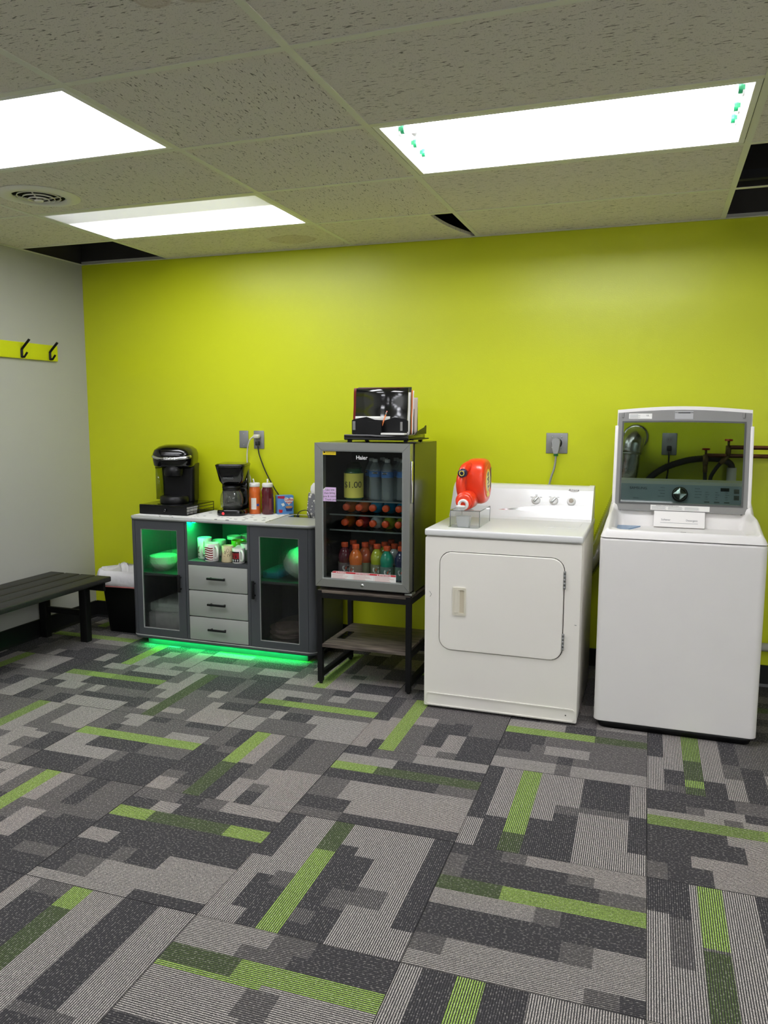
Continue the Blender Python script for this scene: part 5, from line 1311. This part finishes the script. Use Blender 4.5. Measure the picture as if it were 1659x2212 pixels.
# console behind the lid
kx0, kx1 = -.197, .432
kp = [(4.1, .93), (4.115, .985), (4.145, 1.075), (4.155, 1.09), (4.2, 1.098), (4.26, 1.09), (4.268, 1.05), (4.268, .878), (4.1, .878)]
MB().prism(kp, 'x', kx0 + .02, kx1 - .02).build('console', WHITE2, w)
for xa, xb, s_ in ((kx0, kx0 + .02, -1), (kx1 - .02, kx1, 1)):
    inner = [(4.07, .96)] + [(p[0] - .006, p[1] + .004) for p in kp[1:6]] + [(4.268, .878), (4.07, .878)]
    cx2 = xb if s_ < 0 else xa; co = xa if s_ < 0 else xb
    MB().rings([[(cx2, y, z) for y, z in inner], [(cx2 + (co - cx2) * .7, y, z - .004) for y, z in inner], [(co, y + .006, z - .014) for y, z in inner]], sm=True).build('console_cheek', WHITE2, w)
PNL = mat('grey_blue_panel', (198, 210, 224), .3, coat=.2)
kn = Vector((0, -.09, .03)).normalized(); ku = Vector((0, .03, .09)).normalized()
def kpt(x, z, off=.001): return Vector((x, 4.115 + (z - .985) / 3.0, z)) + kn * off
pn = MB().add([kpt(x, z, .0012)[:] for x, z in ((kx0 + .021, .988), (kx1 - .021, .988), (kx1 - .021, 1.074), (kx0 + .021, 1.074))] + [kpt(x, z, -.001)[:] for x, z in ((kx0 + .021, .988), (kx1 - .021, .988), (kx1 - .021, 1.074), (kx0 + .021, 1.074))],
              [(0, 1, 2, 3), (4, 5, 6, 7), (0, 1, 5, 4), (1, 2, 6, 5), (2, 3, 7, 6), (3, 0, 4, 7)]).build('control_panel', PNL, w)
text('SAMSUNG', .0175, kpt(-.08, 1.052, .0014), (1, 0, 0), ku, INK, pn, sx=1.05)
text('Self Clean', .007, kpt(-.09, 1.004, .0014), (1, 0, 0), ku, INK, pn)
Mk = Matrix((Vector((1, 0, 0)), ku, kn)).transposed().to_4x4(); Mk.translation = kpt(.116, 1.026)
def tk(mb): return mb.xf(lambda a, e, f: (Mk @ Vector((a, e, f)))[:])
kb = tk(MB().lathe((0, 0, 0), [(.037, .0), (.037, .014), (.034, .016), (.0, .0162)], 32)).build('cycle_knob', BLACK, pn)
tk(MB().lathe((0, 0, .0162), [(.031, .0), (.031, .002), (.0, .006)], 4, sm=False)).build('knob_face', CHROME, kb)
tk(MB().lathe((0, 0, .016), [(.0315, .0), (.0315, .0015), (.029, .002)], 32, cap1=False)).build('knob_bezel', STEEL, kb)
for k, s_ in enumerate(('Normal', 'Heavy Duty', 'Bedding', 'Rinse + Spin')): text(s_, .0062, kpt(.045, 1.058 - k * .014, .0014), (1, 0, 0), ku, INK, pn, align='RIGHT')
for k, s_ in enumerate(('Delicates', 'Quick Wash', 'Active Wear', 'Self Clean')): text(s_, .0062, kpt(.185, 1.058 - k * .014, .0014), (1, 0, 0), ku, INK, pn, align='LEFT')
def kb_rect(x0, x1, z0, z1, m, name): return MB().add([kpt(x, z, .0018)[:] for x, z in ((x0, z0), (x1, z0), (x1, z1), (x0, z1))], [(0, 1, 2, 3)]).build(name, m, pn)
kb_rect(.302, .341, 1.048, 1.064, INK, 'display')
for c_, x in enumerate((.233, .278, .323)):
    for r_ in range(4):
        text(('Heavy', 'Normal', 'Light', 'Cold')[r_], .0058, kpt(x, 1.042 - r_ * .011, .0014), (1, 0, 0), ku, INK, pn, align='LEFT')
    kb_rect(x - .004, x + .02, .992, .998, GREYPL, 'option_button')
for z0, s_ in ((1.052, 'Power'), (1.022, 'Start')):
    kb_rect(.362, .386, z0 - .014, z0 + .008, GREYPL, 'push_button')
    text(s_, .0065, kpt(.374, z0 - .006, .002), (1, 0, 0), ku, INK, pn)
# open lid: leans back on its hinge
lh = Vector((0, 4.035, .95)); lu = Vector((0, .075, .49)).normalized(); ln = Vector((0, -.49, .075)).normalized()
def LP(x, v, off=0.0): return lh + Vector((x, 0, 0)) + lu * v + ln * off
def lidxf(mb): return mb.xf(lambda x, y, z: LP(x, z, y)[:])          # (x, off, v) -> world; first build in x, y=off, z=v
LX0, LX1, LV = -.188, .417, .505
def outline(x0, x1, v0, v1, bow, n=12):
    return [(x0, v0), (x1, v0), (x1, v1)] + [(x1 + (x0 - x1) * k / n, v1 + bow * math.sin(PI * k / n)) for k in range(1, n)] + [(x0, v1)]
og_ = outline(LX0, LX1, 0, LV - .024, .016)
n_in = len(og_)
def inner_like(x0, x1, v0, v1, bow, n=12): return outline(x0, x1, v0, v1, bow, n)
ig = inner_like(-.163, .39, .038, .435, .004)
ld = lidxf(MB().frame(og_, ig, 'y', 0.0, .018)).build('lid', GREYPL, w, label='open lid with grey inner frame')
lidxf(MB().frame(outline(LX0 - .004, LX1 + .004, .04, LV - .008, .018), outline(LX0 + .003, LX1 - .003, .03, LV - .028, .016), 'y', -.022, .012)).build('lid_shell', WHITE2, ld)
for xa, xb in ((LX0 - .013, LX0 + .003), (LX1 - .003, LX1 + .013)): lidxf(MB().box(xa, xb, -.01, .02, .03, .418, bev=.003)).build('lid_edge_strip', WHITE2, ld)
LG_ = clear('tinted_lid_glass', (196, 204, 200), ior=1.5, gloss=.5)
lidxf(MB().prism(inner_like(-.162, .389, .039, .434, .004), 'y', .004, .009)).build('lid_glass', LG_, ld)
lidxf(MB().frame(inner_like(-.168, .395, .033, .44, .004), inner_like(-.160, .387, .041, .432, .004), 'y', .017, .0205)).build('glass_gasket', mat('dark_gasket', (70, 72, 70), .5), ld)
lidxf(MB().box(.075, .158, .018, .0192, .452, .488).box(.075, .158, .0192, .024, .484, .489)).build('lid_grip', mat('mid_grey_plastic', (170, 170, 170), .4), ld)
lidxf(MB().box(.09, .145, .0192, .0196, .480, .485)).build('grip_slot', INK, ld)
for x in (-.166, .383): lidxf(MB().box(x - .005, x + .005, .018, .024, .456, .482, bev=.003)).build('lid_bumper', GREYPL, ld)
pl = lidxf(MB().box(-.138, -.03, .018, .0186, .452, .478)).build('rating_label', PAPER, ld)
sp = MB()
for k in range(5): sp.box(-.134, -.095 + .01 * (k % 2), .0186, .0189, .472 - k * .0042, .4735 - k * .0042)
lidxf(sp).build('small_print', INKG, pl)['kind'] = 'stuff'
text('UL', .011, LP(-.05, .468, .019), (1, 0, 0), lu, INK, pl)
wl_ = lidxf(MB().box(-.018, .25, .018, .0186, .006, .031)).build('caution_label', PAPER, ld)
sp = MB()
for c_ in range(3):
    for k in range(4): sp.box(-.012 + c_ * .075, .05 + c_ * .075 + .004 * (k % 2), .0186, .0189, .022 - k * .004, .0232 - k * .004)
lidxf(sp).build('small_print', INKG, wl_)['kind'] = 'stuff'
text('WARNING: TO REDUCE THE RISK OF INJURY', .0052, LP(.06, .0275, .019), (1, 0, 0), lu, INK, wl_)
for x in (LX0 + .01, LX1 - .01):
    MB().cyl((x - .02, 4.035, .955), (x + .02, 4.035, .955), .009, n=12).build('hinge', mat('dark_gasket', 'ffffff'), w)

# ------------------------------------------------------------------ plumbing behind the washer
t = thing('vent_duct', 'silver flexible foil duct rising from behind the dryer to the wall', 'duct', (-.115, YW, 1.32))
ec = (-.11, YW, 1.302)
MB().lathe(ec, [(.056, -.016), (.064, -.013), (.068, -.002), (.068, .0)], 30, axis='y', cap0=False, cap1=False).build('wall_collar', FOIL, t)
el = smooth_path([(-.11, YW, 1.302), (-.112, YW - .05, 1.3), (-.12, YW - .082, 1.272), (-.128, YW - .09, 1.22)], 6)
MB().tube(el, .056, 24).build('elbow', FOIL, t)
MB().tube([(-.128, YW - .09, 1.226), (-.128, YW - .09, 1.215)], .054, 24).build('hose_clamp', STEEL, t)
pth = smooth_path([(-.128, YW - .09, 1.22), (-.14, YW - .09, 1.12), (-.165, YW - .085, 1.0), (-.215, YW - .085, .86), (-.275, YW - .085, .70), (-.36, YW - .095, .55), (-.47, YW - .1, .42), (-.6, YW - .1, .36)], 26)
MB().tube(pth, [.049 + .0035 * (k % 2) for k in range(len(pth))], 20).build('foil_hose', FOIL, t)

def valve(x, z, label, ang):
    t = thing('water_valve', label, 'valve', (x, YW - .074, z))
    MB().cyl((x, YW - .074, z - .03), (x, YW - .074, z + .022), .0135, n=14).build('body', BRASS, t)
    MB().cyl((x, YW - .074, z + .022), (x, YW - .074, z + .045), .006, n=10).build('stem', BRASS, t)
    MB().lathe((x, YW - .074, z + .045), [(.0, .0), (.018, .0), (.02, .004), (.018, .01), (.0, .01)], 8, sm=False).build('handle', RED, t, label='red valve handle')
    MB().cyl((x, YW - .074, z - .03), (x + ang, YW - .078, z - .07), .0115, n=12).build('outlet_spout', BRASS, t)
valve(.238, 1.195, 'lower water valve with red handle behind the glass lid', 0)
valve(.343, 1.243, 'upper water valve with red handle behind the glass lid', -.035)
solo(MB().tube([(.343, YW - .074, 1.256), (2.0, YW - .074, 1.256)], .0105, 12), 'water_pipe', COPPER, 'upper copper pipe along the lime wall', 'pipe', (.343, YW, 1.256))
solo(MB().tube([(.238, YW - .074, 1.213), (2.0, YW - .074, 1.213)], .0105, 12), 'water_pipe', COPPER, 'lower copper pipe along the lime wall', 'pipe', (.238, YW, 1.213))
solo(MB().tube(smooth_path([(.238, YW - .078, 1.125), (.24, YW - .08, 1.08), (.245, YW - .08, 1.0), (.25, YW - .08, .85)], 6), .0095, 10), 'fill_hose', RUBBER, 'black fill hose hanging straight from the lower valve', 'hose', (.24, YW, 1.12))
solo(MB().tube(smooth_path([(.308, YW - .078, 1.173), (.285, YW - .08, 1.14), (.265, YW - .075, 1.09), (.272, YW - .08, 1.0), (.275, YW - .08, .85)], 6), .0095, 10), 'fill_hose', RUBBER, 'black fill hose curving down from the upper valve', 'hose', (.3, YW, 1.17))
dpth = smooth_path([(-.055, YW - .1, .97), (-.045, YW - .075, 1.065), (.03, YW - .05, 1.135), (.14, YW - .04, 1.18), (.24, YW - .035, 1.195), (.32, YW - .035, 1.19), (.362, YW - .035, 1.165), (.367, YW - .035, 1.12)], 14)
solo(MB().tube(dpth, [.0155 + .002 * (k % 2) for k in range(len(dpth))], 14), 'drain_hose', RUBBER, 'black ribbed drain hose arching behind the glass lid', 'hose', (.1, YW, 1.15))
sp_ = MB().tube([(.367, YW - .035, .2), (.367, YW - .035, 1.15)], .0235, 20)
solo(sp_, 'standpipe', PVC, 'white plastic standpipe behind the washer', 'pipe', (.367, YW, .2))
solo(MB().tube([(.39, YW - .05, .225), (2.2, YW - .05, .225)], .022, 16), 'drain_pipe', PVC, 'white drain pipe low on the wall right of the washer', 'pipe', (.6, YW, .225))
wc, wz = outlet(.023, .098, 1.208, 1.324, 'grey outlet seen through the glass lid')
c = solo(MB().tube(smooth_path([(wc, YW - .022, wz - .04), (wc, YW - .02, wz - .1), (wc - .004, YW - .025, wz - .17), (wc - .02, YW - .04, wz - .25), (wc - .03, YW - .06, wz - .4)], 6), .0042, 8), 'power_cord', RUBBER, 'black washer cord plugged into the outlet behind the lid', 'power cord', (wc, YW, wz))
MB().box(wc - .012, wc + .012, YW - .036, YW - .0065, wz - .036, wz - .009, bev=.005).build('plug', RUBBER, c)
